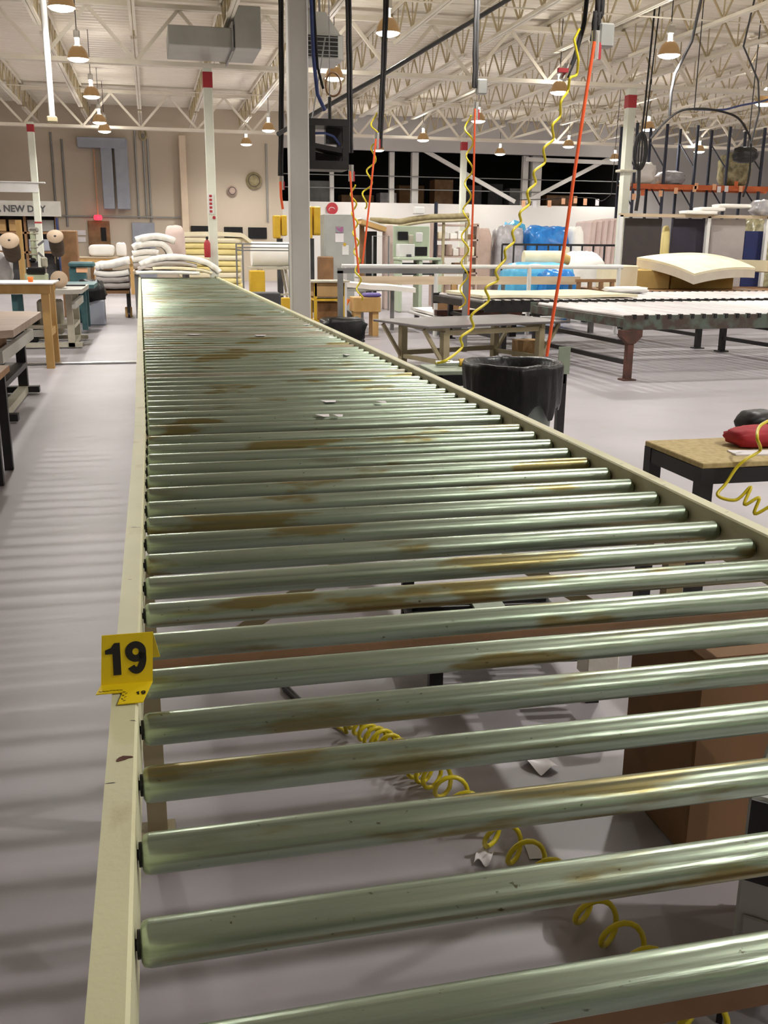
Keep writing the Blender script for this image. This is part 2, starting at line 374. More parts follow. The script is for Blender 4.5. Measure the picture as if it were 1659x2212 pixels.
def smoothpath(pts, n=8):                                  # Catmull-Rom through points
    P = [Vector(p) for p in pts]; P = [P[0]*2-P[1]]+P+[P[-1]*2-P[-2]]; out = []
    for i in range(1, len(P)-2):
        for k in range(n):
            t = k/n; a, b, c, d = P[i-1], P[i], P[i+1], P[i+2]
            out.append(0.5*((2*b)+(c-a)*t+(2*a-5*b+4*c-d)*t*t+(3*b-a-3*c+d)*t**3))
    out.append(P[-2]); return out
def helix(path, rad, pitch, per=14, ph=0.0):
    """coil wound round a path; rad and pitch may be functions of the fraction along it"""
    seg = [0.0]
    for a, b in zip(path, path[1:]): seg.append(seg[-1]+(b-a).length)
    L = seg[-1]; out = []; a = ph; s = 0.0; i = 0
    while s <= L:
        while i < len(path)-2 and seg[i+1] < s: i += 1
        f = (s-seg[i])/max(1e-6, seg[i+1]-seg[i]); p = path[i].lerp(path[i+1], f); d = (path[i+1]-path[i]).normalized()
        u = Vector((0, 0, 1)) if abs(d.z) < 0.8 else Vector((0, 1, 0))
        x = d.cross(u).normalized(); y = x.cross(d)
        t = s/L; r = rad(t) if callable(rad) else rad; pt = pitch(t) if callable(pitch) else pitch
        out.append(p+(x*math.cos(a)+y*math.sin(a))*r)
        a += 2*math.pi/per; s += pt/per
    return out

# ------------------------------------------------------------------ structure
XL, XR, YF, YB = -12.0, 30.0, -9.0, 40.5
struct('floor', B().box(((XL+XR)/2, 20, -0.1), (XR-XL+1, 62, 0.2)), concrete)
struct('wall_back', B().box(((XL+5.2)/2, YB+0.15, 3.25), (5.2-XL, 0.3, 6.5)), wallm)
struct('wall_back_lower', B().box((12.6, YB+0.15, 1.55), (14.8, 0.3, 3.1)), wallw)
struct('wall_back_right', B().box(((20+XR)/2, YB+0.15, 3.25), (XR-20, 0.3, 6.5)), wallg)
struct('wall_left', B().box((XL-0.15, 20, 3.25), (0.3, 62, 6.5)), wallm)
struct('wall_right', B().box((XR+0.15, 20, 3.25), (0.3, 62, 6.5)), wallg)
struct('wall_front', B().box(((XL+XR)/2, YF-0.15, 3.25), (XR-XL, 0.3, 6.5)), wallm)
struct('wall_mezzanine', B().box((12.6, 48.0, 4.8), (14.8, 0.2, 3.4)), mezd)
struct('wall_mezzanine_left', B().box((5.1, 44.4, 4.8), (0.2, 7.4, 3.4)), mezd)
struct('wall_mezzanine_right', B().box((20.1, 44.4, 4.8), (0.2, 7.4, 3.4)), mezd)
struct('trim_1', B().box((12.6, 44.3, 3.02), (14.8, 7.2, 0.16)), mezd)              # mezzanine floor slab
struct('trim_2', B().box((12.6, YB+0.1, 5.75), (14.8, 0.25, 1.3)), wallg)          # fascia over the mezzanine
# corrugated roof deck
b = B(); per = 0.3; y = YF-0.5; prof = []
while y < 49:
    prof += [(y, 6.4), (y+0.10, 6.4), (y+0.14, 6.44), (y+0.26, 6.44)]; y += per
vs = []; fs = []
for i, (yy, zz) in enumerate(prof):
    vs += [(XL-0.3, yy, zz), (XR+0.3, yy, zz)]
    if i: fs.append((2*i-2, 2*i, 2*i+1, 2*i-1))
b.add(vs, fs)
ceil = struct('ceiling', b, deckm)
# girders across the hall
GY = [-1.8, 10.5, 22.7, 35.3]
gb = B()
for s in (-1, 1):
    gb.box(((XL+XR)/2, s*0.07, 5.09), (XR-XL, 0.11, 0.09)); gb.box(((XL+XR)/2, s*0.07, 6.18), (XR-XL, 0.11, 0.09))
gch = gb.mesh('roof_girder', steelw)
gw = B(); x = XL
while x < XR-1.8:
    gw.bar((x, 0, 6.14), (x+0.915, 0, 5.12), 0.07, 0.07); gw.bar((x+0.915, 0, 5.12), (x+1.83, 0, 6.14), 0.07, 0.07); x += 1.83
gwm = gw.mesh('girder_web', steelw)
for gy in GY:
    g = put('roof_girder', gch, ceil, (0, gy, 0)); put('girder_web', gwm, g)
# joists along the hall
def joist_meshes(L):
    c = B()
    for s in (-1, 1):
        c.box((s*0.035, L/2, 6.33), (0.05, L, 0.06)); c.box((s*0.035, L/2, 5.66), (0.055, L-0.9, 0.06))
    wb = B(); n = max(2, int(round(L/1.2))); d = L/n
    for i in range(n):
        wb.bar((0, i*d+0.02, 6.31), (0, i*d+d/2, 5.67), 0.032, 0.032); wb.bar((0, i*d+d/2, 5.67), (0, (i+1)*d-0.02, 6.31), 0.032, 0.032)
        wb.bar((0, i*d+d/2, 5.67), (0, i*d+d/2, 6.31), 0.022, 0.022)
    return c.mesh('roof_joist', steelw), wb.mesh('joist_web', webm)
for y0, y1 in ((-1.8, 10.5), (10.5, 22.7), (22.7, 35.3), (35.3, 40.4)):
    cm, wm_ = joist_meshes(y1-y0)
    x = -11.1
    while x < XR:
        j = put('roof_joist', cm, ceil, (x, y0, 0)); put('joist_web', wm_, j); x += 1.83
brm = B().cyl((XL, 0, 5.70), (XR, 0, 5.70), 0.016, n=6).mesh('bridging_rod', steelw)
for yy in (2.3, 6.0, 14.6, 18.7, 26.9, 31.1): put('bridging_rod', brm, ceil, (0, yy, 0))

# ------------------------------------------------------------------ high bay lamps
def make_lamp():
    r = thing('high_bay_lamp', 'high bay lamp with amber bell reflector hanging from the roof joists', 'lamp', (0, 0, 4.9), 0, 'high bay lamps of the hall')
    B().lathe([(0.205, 0.0), (0.20, 0.02), (0.185, 0.09), (0.15, 0.17), (0.10, 0.225), (0.07, 0.24), (0.068, 0.225), (0.10, 0.21), (0.145, 0.16), (0.178, 0.085), (0.192, 0.015), (0.205, 0.0)], 20).build('reflector', amber, r)
    B().lathe([(0.0005, 0.014), (0.192, 0.016), (0.196, 0.004), (0.17, -0.022), (0.10, -0.045), (0.0005, -0.055)], 20).build('lens', lens, r)
    B().cyl((0, 0, 0.22), (0, 0, 0.36), 0.042, n=12).build('neck', neckm, r)
    B().cbox((0, 0, 0.44), (0.12, 0.10, 0.16), 0.02).build('ballast_housing', chrome, r)
    h = B().cyl((0, 0, 0.5), (0, 0, 0.57), 0.02, n=8).build('hook', chrome, r)
    ld = bpy.data.lights.new('bulb', 'SPOT'); ld.energy = LAMP_WATT; ld.color = (1.0, 0.965, 0.90); ld.shadow_soft_size = 0.075
    ld.spot_size = math.radians(165); ld.spot_blend = 0.7
    lo = bpy.data.objects.new('bulb', ld); C.objects.link(lo); lo.parent = r; lo.location = (0, 0, -0.07)
    ud = bpy.data.lights.new('top_glow', 'POINT'); ud.energy = UP_WATT; ud.color = (1.0, 0.955, 0.88); ud.shadow_soft_size = 0.055
    uo = bpy.data.objects.new('top_glow', ud); C.objects.link(uo); uo.parent = r; uo.location = (0, 0, 0.275)
    B().cyl((0, 0, 0.56), (0, 0, 1.53), 0.009, n=6).build('cord', rubber, r)
    return r
lamp0 = make_lamp(); first = True
seen = [(133,17),(169,128),(198,209),(215,265),(226,284),(580,282),(532,312),(838,72),(722,170),(1445,120),(1208,200),(1400,280),(1650,225),(914,303),(818,325),(1033,262),(1080,333),(1228,317),(1328,345),(1510,328)]
spots = [gz(px, py, 4.9) for px, py in seen]
spots = [gz(px, py, 4.79) if abs(s.y-22.7) < 0.36 else s for s, (px, py) in zip(spots, seen)]     # clear of the girder
for gx in (-6.6, -1.2, 4.05, 9.45, 14.9, 20.3, 25.6):
    for gy in (-4.4, 1.0, 6.4, 11.8, 17.3, 22.2, 28.2, 33.6):
        if (gx < 0 and gy < 7) or (gy < 0 and gx > 10): continue               # no lamps lit over the near left aisle
        if all((s.x-gx)**2+(s.y-gy)**2 > 7.5 for s in spots): spots.append(Vector((gx, gy, 4.9)))
rows = [(-6.6, 'over the left benches'), (-1.2, 'over the left aisle'), (4.05, 'just right of the conveyor'), (9.45, 'over the roller tables'), (14.9, 'over the panel rack'), (20.3, 'over the pallet racking'), (25.6, 'along the right wall')]
nth = ['nearest', 'second from', 'third from', 'fourth from', 'fifth from', 'sixth from', 'seventh from', 'eighth from', 'ninth from']
byrow = {}
for s in spots: byrow.setdefault(min(rows, key=lambda r: abs(r[0]-s.x)), []).append(s)
for rw, lst in byrow.items():
    for k, s in enumerate(sorted(lst, key=lambda v: -v.y)):
        lab = 'high bay lamp in the row %s, %s the back wall' % (rw[1], nth[k])
        if first: lamp0.location = (s.x, s.y, s.z); lamp0['label'] = lab; first = False
        else: dup(lamp0, (s.x, s.y, s.z), None, lab)

# ------------------------------------------------------------------ columns
def column(loc, size, h, mat, label, band=None, plate=True):
    r = thing('steel_column', label, 'column', loc)
    B().cbox((0, 0, h/2), (size, size, h), 0.012).build('shaft', mat, r)
    if plate: B().box((0, 0, 0.012), (size+0.16, size+0.16, 0.024)).build('base_plate', mat, r)
    if band: B().box((0, 0, (band[0]+band[1])/2), (size+0.012, size+0.012, band[1]-band[0])).build('red_band', redp, r)
    return r
cm_ = column((1.535, 10.6, 0), 0.2, 5.05, colm, 'thick grey-white square column standing right beside the roller conveyor')
colB = column((1.36, 22.7, 0), 0.19, 5.05, colp, 'white column with red top band and red lettered sign at the conveyor end', (4.66, 4.97))
pB = at(452, 440, 22.6)
s_ = B().box((0, 0, 0), (0.12, 0.012, 0.42)).build('fire_sign', whitep, colB, (-0.03, -0.105, pB.z))
bs = B()
for k in range(5): bs.box((0, -0.008, 0.16-k*0.08), (0.06, 0.004, 0.05))
bs.build('red_lettering', redp, s_)
B().cyl((0, -0.012, 0), (0, 0.0, 0), 0.035, n=12).build('round_marker', redp, colB, (0.03, -0.1, at(456, 470, 22.6).z))
pC = at(1348, 420, 22.7)
colC = column((pC.x, 22.7, 0), 0.2, 5.05, colp, 'pale green-white column with red top band beside the coiled black cable', (4.62, 4.90))
B().cbox((0, 0, 3.22), (0.42, 0.26, 0.06), 0.015).build('clamp', castcream, colC)
pD = at(1000, 400, 35.3)
column((pD.x, 35.3, 0), 0.2, 5.05, colp, 'pale column with red top band in front of the dark mezzanine', (4.72, 5.0))
pA = at(76, 400, 34.0)
colA = column((pA.x, 34.0, 0), 0.2, 5.05, colp, 'white column with red top band carrying the white door beam', (4.75, 4.97))
B().box((0, 0, 2.05), (0.21, 0.21, 0.05)).build('pink_stripe', redp, colA)
pP = at(398, 420, 40.2)
one('wall_pilaster', B().cbox((0, 0, 2.7), (0.26, 0.3, 5.4), 0.02), colpeach, 'peach painted pilaster on the back wall beside the foam stacks', 'pilaster', (pP.x, 40.32, 0))

# ------------------------------------------------------------------ the roller conveyor
SEC = 3.62
def shx(y): return 0.0 if y < SEC else -0.010*(y-SEC)
conv = thing('roller_conveyor', 'long roller conveyor with greenish steel rollers and cream side rails', 'conveyor', (0.66, 0.1, 0))
ox, oy = 0.66, 0.1
RL = 1.406; RR_ = 0.0242; RZ = 0.807
rb = B()
prof = [(0.013, -RL/2+0.004), (RR_-0.006, -RL/2), (RR_-0.002, -RL/2+0.0025), (RR_, -RL/2+0.009), (RR_, RL/2-0.009), (RR_-0.002, RL/2-0.0025), (RR_-0.006, RL/2), (0.013, RL/2-0.004)]
AX = Matrix.Rotation(math.pi/2, 3, 'Y')
hi = B().lathe(prof, 32, axis=AX); lo_ = B().lathe(prof, 16, axis=AX)
mh, ml, mr = hi.mesh('roller', rollm), lo_.mesh('roller', rollm), lo_.mesh('roller', rollr)
axm = [B().cyl((s*(RL/2-0.006), 0, 0), (s*(RL/2+0.004), 0, 0), 0.0145, n=14).cyl((s*(RL/2-0.002), 0, 0), (s*(RL/2+0.010), 0, 0), 0.0065, n=6, smooth=False).mesh('axle', bearm) for s in (-1, 1)]
ys = [3.515-0.1552*k for k in range(21)][::-1]
y = 3.73
while y < 19.85: ys.append(y); y += 0.1524
for y in ys:
    rust = 7.3 < y < 9.6 and random.random() < 0.75 or (y >= 4.8 and random.random() < 0.12)
    r = put('roller', mh if y < 5 else (mr if rust else ml), conv, (0.657-ox+shx(y), y-oy, RZ))
    r.rotation_euler = (random.random()*6.28, 0, 0)
    for am in axm: put('axle', am, r)
# side rails: channel, web on the inner side, flanges pointing outward
def rail(y0, y1, side):
    x0 = -0.052 if side < 0 else 1.366; o = -1 if side < 0 else 1
    zt, zb, fl, th = 0.851, 0.737, 0.038, 0.0045
    poly = [(0, zb), (0, zt-0.004), (o*0.004, zt), (o*fl, zt), (o*fl, zt-th), (o*th, zt-th*1.6), (o*th, zb+th), (o*fl, zb+th), (o*fl, zb)]
    if o < 0: pass
    bb = B(); g = 0.0012
    n = len(poly); vs = []
    for yy in (y0+g, y1-g): vs += [(x0+shx(yy if y0 < SEC-0.1 else yy)+p[0]-ox, yy-oy, p[1]) for p in poly]
    fs = [(i, (i+1) % n, n+(i+1) % n, n+i) for i in range(n)]+[tuple(range(n)), tuple(range(n, 2*n))[::-1]]
    if o > 0: fs = [f[::-1] for f in fs]
    bb.add(vs, fs)
    rl = bb.build('side_rail', railm, conv)
    return rl
secs = [0.12, SEC]+[SEC+3.05*k for k in range(1, 6)]+[20.0]
for a, c_ in zip(secs, secs[1:]):
    for s in (-1, 1): rail(a, c_, s)
for a in secs[1:-1]:                                     # splice plates under the joints
    for s, x0 in ((-1, -0.057), (1, 1.371)):
        B().box((x0+shx(a)-ox+s*0.004, a-oy, 0.79), (0.005, 0.22, 0.08)).build('splice_plate', railm, conv)
# cross spreaders and floor stands
sp = B().cbox((0, 0, 0), (1.41, 0.05, 0.045), 0.004).mesh('spreader', spreadm)
for y in [0.8+0.96*k for k in range(20)]:
    put('spreader', sp, conv, (0.657-ox+shx(y), y-oy, 0.71))
lg = B().box((0, 0, 0.365), (0.05, 0.035, 0.73)).box((0, 0, 0.004), (0.09, 0.07, 0.008)).mesh('stand_leg', tanframe)
brc = [B().bar((s*0.70, 0, 0.40), (s*0.22, 0.0, 0.70), 0.006, 0.035).mesh('knee_brace', tanframe) for s in (-1, 1)]
for y in (2.33, 5.38, 8.43, 11.48, 14.5, 17.5, 19.7):
    for x in (-0.06, 1.375): put('stand_leg', lg, conv, (x-ox+shx(y), y-oy+0.001, 0))
    for bm_ in brc: put('knee_brace', bm_, conv, (0.657-ox+shx(y), y-oy+0.025, 0))

# yellow numbered tent tag on the left rail
ty = 1.42
tg = thing('number_tag', 'yellow folded tent tag printed 19 on the conveyor rail', 'tag', (-0.068, ty, 0.852))
b = B(); t = 0.0007
fl_, fr_ = -0.037, 0.036
def card_quad(b, q):
    q = [Vector(p) for p in q]; n = (q[1]-q[0]).cross(q[3]-q[0]).normalized()*t
    vs = [p+n for p in q]+[p-n for p in q]
    b.add(vs, [(0,1,2,3),(7,6,5,4),(0,4,5,1),(1,5,6,2),(2,6,7,3),(3,7,4,0)])
front = B(); card_quad(front, [(fl_-0.002, -0.012, 0.0006), (fr_+0.001, -0.012, 0.0006), (fr_+0.005, 0.004, 0.075), (fl_+0.003, 0.004, 0.075)]); fp = front.build('front_panel', tagy, tg)
back = B(); card_quad(back, [(fr_+0.005, 0.0042, 0.075), (fl_+0.003, 0.0042, 0.075), (fl_+0.010, 0.055, 0.012), (fr_+0.013, 0.055, 0.012)]); back.build('back_panel', tagy, tg)
foot = B()
card_quad(foot, [(fl_-0.008, -0.043, 0.0016), (fl_+0.035, -0.043, 0.0016), (fl_+0.036, -0.012, 0.0012), (fl_-0.002, -0.012, 0.0012)])
card_quad(foot, [(fl_+0.024, -0.082, 0.0016), (fr_-0.013, -0.082, 0.0016), (fr_+0.001, -0.012, 0.0012), (fl_+0.0355, -0.012, 0.0012)])
ft = foot.build('foot_flap', tagy, tg)
tilt = math.atan2(0.0744, 0.016)
def digit_one(cx, cy, h):                                # bold sans 1 with a flag
    w_ = h*0.23; x1 = cx+w_*0.75; x0 = x1-w_
    b = B(); P = [(x0, cy-h/2), (x1, cy-h/2), (x1, cy+h/2), (x1-w_*0.72, cy+h/2), (x1-w_*1.15, cy+h*0.36), (x0-w_*0.95, cy+h*0.29), (x0-w_*0.95, cy+h*0.165), (x0, cy+h*0.165)]
    n = len(P); b.add([(p[0], p[1], 0.0006) for p in P]+[(p[0], p[1], -0.0002) for p in P], [tuple(range(n)), tuple(range(n, 2*n))[::-1]]+[(i, n+i, n+(i+1) % n, (i+1) % n) for i in range(n)])
    return b
def digit_nine(cx, cy, h, wf=0.21):                               # bold sans 9: ring with a curling tail, drawn as one stroke
    w_ = h*wf; rx, ry = h*0.265-w_*0.3, h*0.315-w_*0.5; oy_ = cy+h/2-w_*0.5-ry
    pts = [(cx+rx*math.cos(a), oy_+ry*math.sin(a)) for a in [math.radians(-12-k*348/26) for k in range(27)]]
    pts += [(cx+rx*math.cos(a), cy+(h/2-w_*0.5)*math.sin(a)*(1.0 if a < 0 else 0.35)) for a in [math.radians(12-k*150/14) for k in range(15)]]
    b = B(); vs = []; N = len(pts)
    for i, p in enumerate(pts):
        a = pts[max(0, i-1)]; c = pts[min(N-1, i+1)]; dx, dy = c[0]-a[0], c[1]-a[1]; L = math.hypot(dx, dy) or 1
        nx, ny = -dy/L*w_/2, dx/L*w_/2
        for z in (0.0006, -0.0002): vs += [(p[0]+nx, p[1]+ny, z), (p[0]-nx, p[1]-ny, z)]
    fs = []
    for i in range(N-1):
        k = 4*i; fs += [(k, k+1, k+5, k+4), (k+2, k+6, k+7, k+3), (k, k+4, k+6, k+2), (k+1, k+3, k+7, k+5)]
    return b.add(vs, fs)
for nm, bb in (('digit_one', digit_one(-0.0175, 0, 0.049)), ('digit_nine', digit_nine(0.0135, 0, 0.050))):
    d_ = bb.build(nm, ink, fp, (0.0008, -0.0051, 0.0395)); d_.rotation_euler = (tilt, 0, 0)
for nm, bb in (('small_digit_one', digit_one(-0.004, 0, 0.009)), ('small_digit_nine', digit_nine(0.0035, 0, 0.011, 0.13))): bb.build(nm, ink, ft, (fr_-0.016, -0.052, 0.0029))
mk = B(); rg = random.Random(4)
for k in range(7): mk.box((fl_-0.002+k*0.005, -0.036+rg.uniform(-.0008, .0008), 0.0028), (0.0044, 0.0011, 0.0003), Matrix.Rotation(rg.uniform(-.4, .4), 3, 'Z'))
for k in range(6): mk.box((fl_+0.033+(k % 2)*0.0035-k*0.0006, -0.044-k*0.0058, 0.0028), (0.0042, 0.0011, 0.0003), Matrix.Rotation(rg.uniform(.4, 1.0)*(1 if k % 2 else -1), 3, 'Z'))
mk.build('tear_marks', ink, ft)
# brown leaf-shaped chip on the rail
b = B(); vs = []
for k in range(12):
    a = 2*math.pi*k/12; vs.append((0.011*math.cos(a), 0.0045*math.sin(a)*(1.0 if math.cos(a) < 0.3 else 0.5)-0.003*math.cos(a)**2, 0.0012+0.0006*math.sin(a)))
vs2 = [(v[0], v[1], 0.0) for v in vs]
b.add(vs+vs2, [tuple(range(12)), tuple(range(12, 24))[::-1]]+[(i, 12+i, 12+(i+1) % 12, (i+1) % 12) for i in range(12)])
p = gz(268, 1637, 0.852)
one('wood_chip', b, rustm, 'small dark chip lying on the cream rail below the yellow tag', 'chip', (p.x, p.y, 0.8511), 0.3)
# paper scraps lying on the rollers
scr = [(711, 866, 34, 12, 1), (698, 897, 30, 3, 2), (732, 897, 22, 3, 3), (420, 722, 40, 4, 4), (563, 724, 26, 4, 5), (312, 757, 14, 4, 6), (750, 766, 16, 4, 7), (825, 868, 20, 5, 8), (610, 674, 10, 3, 9), (663, 701, 14, 3, 10), (716, 728, 14, 4, 11), (686, 714, 10, 3, 12)]
for px, py, wpx, hpx, sd in scr:
    p = gz(px, py, 0.833); q = gz(px+wpx, py, 0.833); wd = (q-p).length; rg = random.Random(sd)
    dp = 0.06
    vs = [(-wd/2, dp/2, 0), (wd/2, dp/2*rg.uniform(.6, 1), 0), (wd*rg.uniform(.0, .4), -dp/2, 0), (-wd*rg.uniform(.0, .4), -dp/2, 0)]
    b = B().add(vs+[(v[0], v[1], 0.0008) for v in vs], [(0,1,2,3),(7,6,5,4),(0,4,5,1),(1,5,6,2),(2,6,7,3),(3,7,4,0)])
    one('paper_scrap', b, paper, 'small white paper scrap lying across the conveyor rollers', 'paper', (p.x, p.y, 0.8318), 0, 'paper scraps on the rollers')

# ------------------------------------------------------------------ under the conveyor
bx = thing('cardboard_carton', 'tall brown cardboard carton standing under the conveyor by the right rail', 'box', (1.55, 2.105, 0))
B().cbox((0, 0, 0.27), (0.62, 0.35, 0.54), 0.006).build('carton_body', card, bx)
for s in (-1, 1):
    B().box((0, s*0.087, 0.543), (0.61, 0.17, 0.005)).build('flap', card, bx)
pc = thing('computer_case', 'beige computer tower case with black fan grille under the conveyor', 'computer', (1.24, 1.50, 0.12), math.radians(-42))
B().cbox((0, 0, 0.2), (0.19, 0.42, 0.40), 0.006).build('case_body', greyp, pc)
gp = B().box((0, -0.213, 0.31), (0.178, 0.006, 0.17)).build('black_back_plate', blackst, pc)
for r_ in (0.06, 0.045, 0.03, 0.015):
    B().tube([(r_*math.cos(a), -0.218, 0.30+r_*math.sin(a)) for a in [2*math.pi*k/20 for k in range(20)]], 0.003, 5, True).build('fan_ring', greyp, gp)
B().cbox((-0.01, -0.213, 0.09), (0.14, 0.008, 0.12), 0.003).build('rear_panel', galv, pc)
st = thing('wire_stand', 'black wire stand holding the computer case off the floor', 'stand', (1.24, 1.50, 0), math.radians(-42))
for sx in (-1, 1):
    for sy in (-1, 1): B().bar((sx*0.1, sy*0.2, 0), (sx*0.1, sy*0.2, 0.115), 0.012, 0.012).build('leg', blackst, st)
    B().bar((sx*0.1, -0.21, 0.115), (sx*0.1, 0.21, 0.115), 0.012, 0.012).build('side_rod', blackst, st)
    B().bar((-0.1, sx*0.2, 0.11), (0.1, sx*0.2, 0.11), 0.012, 0.012).build('end_rod', blackst, st)
# black slatted rack
rk = thing('slatted_rack', 'black slatted metal rack lying low under the conveyor behind the carton', 'rack', (1.15, 3.15, 0), math.radians(-6))
for sx in (-1, 1):
    for sy in (-1, 1): B().box((sx*0.27, sy*0.32, 0.15), (0.045, 0.045, 0.30)).build('post', blackst, rk)
    B().box((sx*0.27, 0, 0.13), (0.04, 0.66, 0.035)).build('side_bar', blackst, rk)
for k in range(13): B().box((0, -0.30+k*0.05, 0.15), (0.54, 0.012, 0.02)).build('slat', blackst, rk)
B().box((0.02, -0.05, 0.168), (0.12, 0.6, 0.012)).build('strip', greensteel, rk)
one('white_block', B().cbox((0, 0, 0.04), (0.11, 0.08, 0.08), 0.005), fwhite, 'small white foam block resting on the black slatted rack', 'block', (gz(1285, 1432, .2).x, gz(1285, 1432, .2).y-0.02, 0.174))
# coiled yellow hose on the floor
fp_ = [(.43, 3.75), (.45, 3.1), (.60, 2.74), (.71, 2.50), (.79, 2.33), (.84, 2.10), (.91, 1.92), (.96, 1.74), (1.0, 1.60), (1.03, 1.42), (1.08, 1.28)]
hz = thing('coiled_air_hose', 'coiled yellow air hose lying on the floor under the conveyor', 'hose', (0.8, 2.2, 0))
path = [Vector((x-0.875, y-2.2, 0.052)) for x, y in fp_]
path = smoothpath(path, 6)
n0 = int(len(path)*0.22)
straight = [Vector((p.x, p.y, 0.008)) for p in path[:n0]]
hx = helix(path[n0-1:], lambda t: 0.040 if t > .12 else 0.012+0.028*t/.12, lambda t: 0.035 if t < .28 else 0.085, 16)
for p in hx: p.z = max(p.z, 0.0075)
B().tube(straight+hx, 0.0065, 7).build('hose', yelp, hz)
B().cyl(straight[len(straight)//2]+Vector((0, 0, 0.004)), straight[len(straight)//2+2]+Vector((0, 0, 0.004)), 0.012, n=10).build('coupler', blackst, hz)
for px, py, sd, lab in [(1165, 1655, 1, 'crumpled white paper scrap on the floor near the carton'), (1045, 1858, 2, 'white paper scrap standing beside the yellow coil on the floor'), (1155, 1842, 3, 'small white paper disc under the yellow coil')]:
    p = gz(px, py, 0.0); rg = random.Random(sd)
    zf = lambda u, v, a=rg.uniform(4, 7), q=rg.uniform(0, 6): 0.012+0.010*math.sin(a*u+q)*math.cos(a*v)
    if sd == 3: zf = lambda u, v: 0.003
    one('paper_scrap', B().sheet(-0.035 if sd == 1 else -0.02, 0.035 if sd == 1 else 0.02, -0.05 if sd == 1 else -0.03, 0.05 if sd == 1 else 0.03, zf, 0.0008, 8, 8), paper, lab, 'paper', (p.x, p.y, 0.001), rg.uniform(-.6, .6))

# ------------------------------------------------------------------ right of the conveyor
# particle board bench
bz = 0.76
c0 = gz(1520, 1000, bz); c1 = gz(1415, 952, bz)
bn = thing('steel_bench', 'black steel frame bench with particle board top beside the conveyor', 'bench', (c0.x+0.5, (c0.y+c1.y)/2, 0))
bw, bd = 1.02, c1.y-c0.y+0.02
B().cbox((0, 0, bz-0.01), (bw, bd, 0.02), 0.003).build('top', osb, bn)
for sy in (-1, 1): B().box((0, sy*(bd/2-0.02), bz-0.05), (bw-0.02, 0.035, 0.055)).build('apron', blackst, bn)
for sx in (-1, 1):
    B().box((sx*(bw/2-0.02), 0, bz-0.05), (0.035, bd-0.08, 0.055)).build('apron', blackst, bn)
    for sy in (-1, 1): B().box((sx*(bw/2-0.025), sy*(bd/2-0.025), (bz-0.02)/2), (0.05, 0.05, bz-0.02)).build('leg', blackst, bn)
B().tube([(-bw/2+0.025+0.04*math.cos(a), -bd/2+0.025+0.04*math.sin(a), 0.60) for a in [2*math.pi*k/14 for k in range(14)]], 0.012, 6, True).build('cloth_tie', paper, bn)
p = gz(1640, 962, bz)
one('red_cloth', B().pillow((0, 0, 0.035), (0.26, 0.16, 0.075), 5, 0.6, 0.15), redcap, 'crumpled red cloth lying on the particle board bench', 'cloth', (p.x, p.y, bz))
p2 = gz(1650, 955, bz)
one('baseball_cap', B().pillow((0, 0, 0.05), (0.2, 0.15, 0.10), 8, 0.7, 0.08), blackst, 'black cap lying behind the red cloth on the bench', 'cap', (p2.x+0.08, p2.y+0.16, bz), 0.2)
p3 = gz(1640, 975, bz)
one('printed_card', B().box((0, 0, 0.003), (0.2, 0.08, 0.006)), paper, 'white printed card lying under the red cloth on the bench', 'card', (p3.x-0.03, p3.y-0.035, bz), -0.15)
yf = c0.y-0.045
hp = [gz(1668, 905, 0.90), gz(1640, 922, 0.88), gz(1636, 948, 0.852), gz(1642, 972, 0.80), gz(1612, 992, 0.775), at(1590, 1012, yf+0.01), at(1568, 1045, yf), at(1550, 1070, yf-0.02), at(1590, 1080, yf-0.05), at(1622, 1052, yf-0.05), at(1608, 1090, yf-0.08), at(1640, 1075, yf-0.09), at(1630, 1110, yf-0.1), at(1670, 1090, yf-0.12)]
hb = B().tube([p-Vector((2.3, 3.0, 0)) for p in smoothpath(hp, 7)], 0.006, 7)
one('hanging_coil_hose', hb, yelp, 'yellow coil hose dangling over the particle board bench', 'hose', (2.3, 3.0, 0))

# trash can with black liner
tc_ = thing('trash_can', 'round grey-green trash can with black bag liner beside the conveyor', 'trash can', (2.27, 6.05, 0))
B().lathe([(0.001, 0.0), (0.225, 0.0), (0.235, 0.02), (0.285, 0.70), (0.30, 0.71), (0.305, 0.745), (0.29, 0.745), (0.275, 0.70), (0.22, 0.03), (0.001, 0.03)], 32).build('can_body', canm, tc_)
vs = []; fs = []; nu = 64; rows = [(0.002, 0.09), (0.19, 0.09), (0.225, 0.45), (0.258, 0.70), (0.284, 0.75), (0.303, 0.768), (0.318, 0.765), (0.328, 0.74), (0.325, 0.66), (0.318, 0.56), (0.312, 0.50), (0.300, 0.45)]
for j, (r, z) in enumerate(rows):
    for i in range(nu):
        a = 2*math.pi*i/nu; k = noise.noise(Vector((math.cos(a)*3, math.sin(a)*3, z*3)))*(0.016 if j > 4 else 0.0)+0.006*math.sin(a*23+z*5)*(1 if j > 6 else 0.4 if j > 1 else 0)
        zz = z+(noise.noise(Vector((math.cos(a)*2, math.sin(a)*2, 7)))*(0.12 if j == len(rows)-1 else 0.03 if j > 8 else 0.012))
        vs.append(((r+k)*math.cos(a), (r+k)*math.sin(a), zz))
for j in range(len(rows)-1): fs += [(j*nu+i, j*nu+(i+1) % nu, (j+1)*nu+(i+1) % nu, (j+1)*nu+i) for i in range(nu)]
B().add(vs, fs, True).build('bag_liner', bagm, tc_)

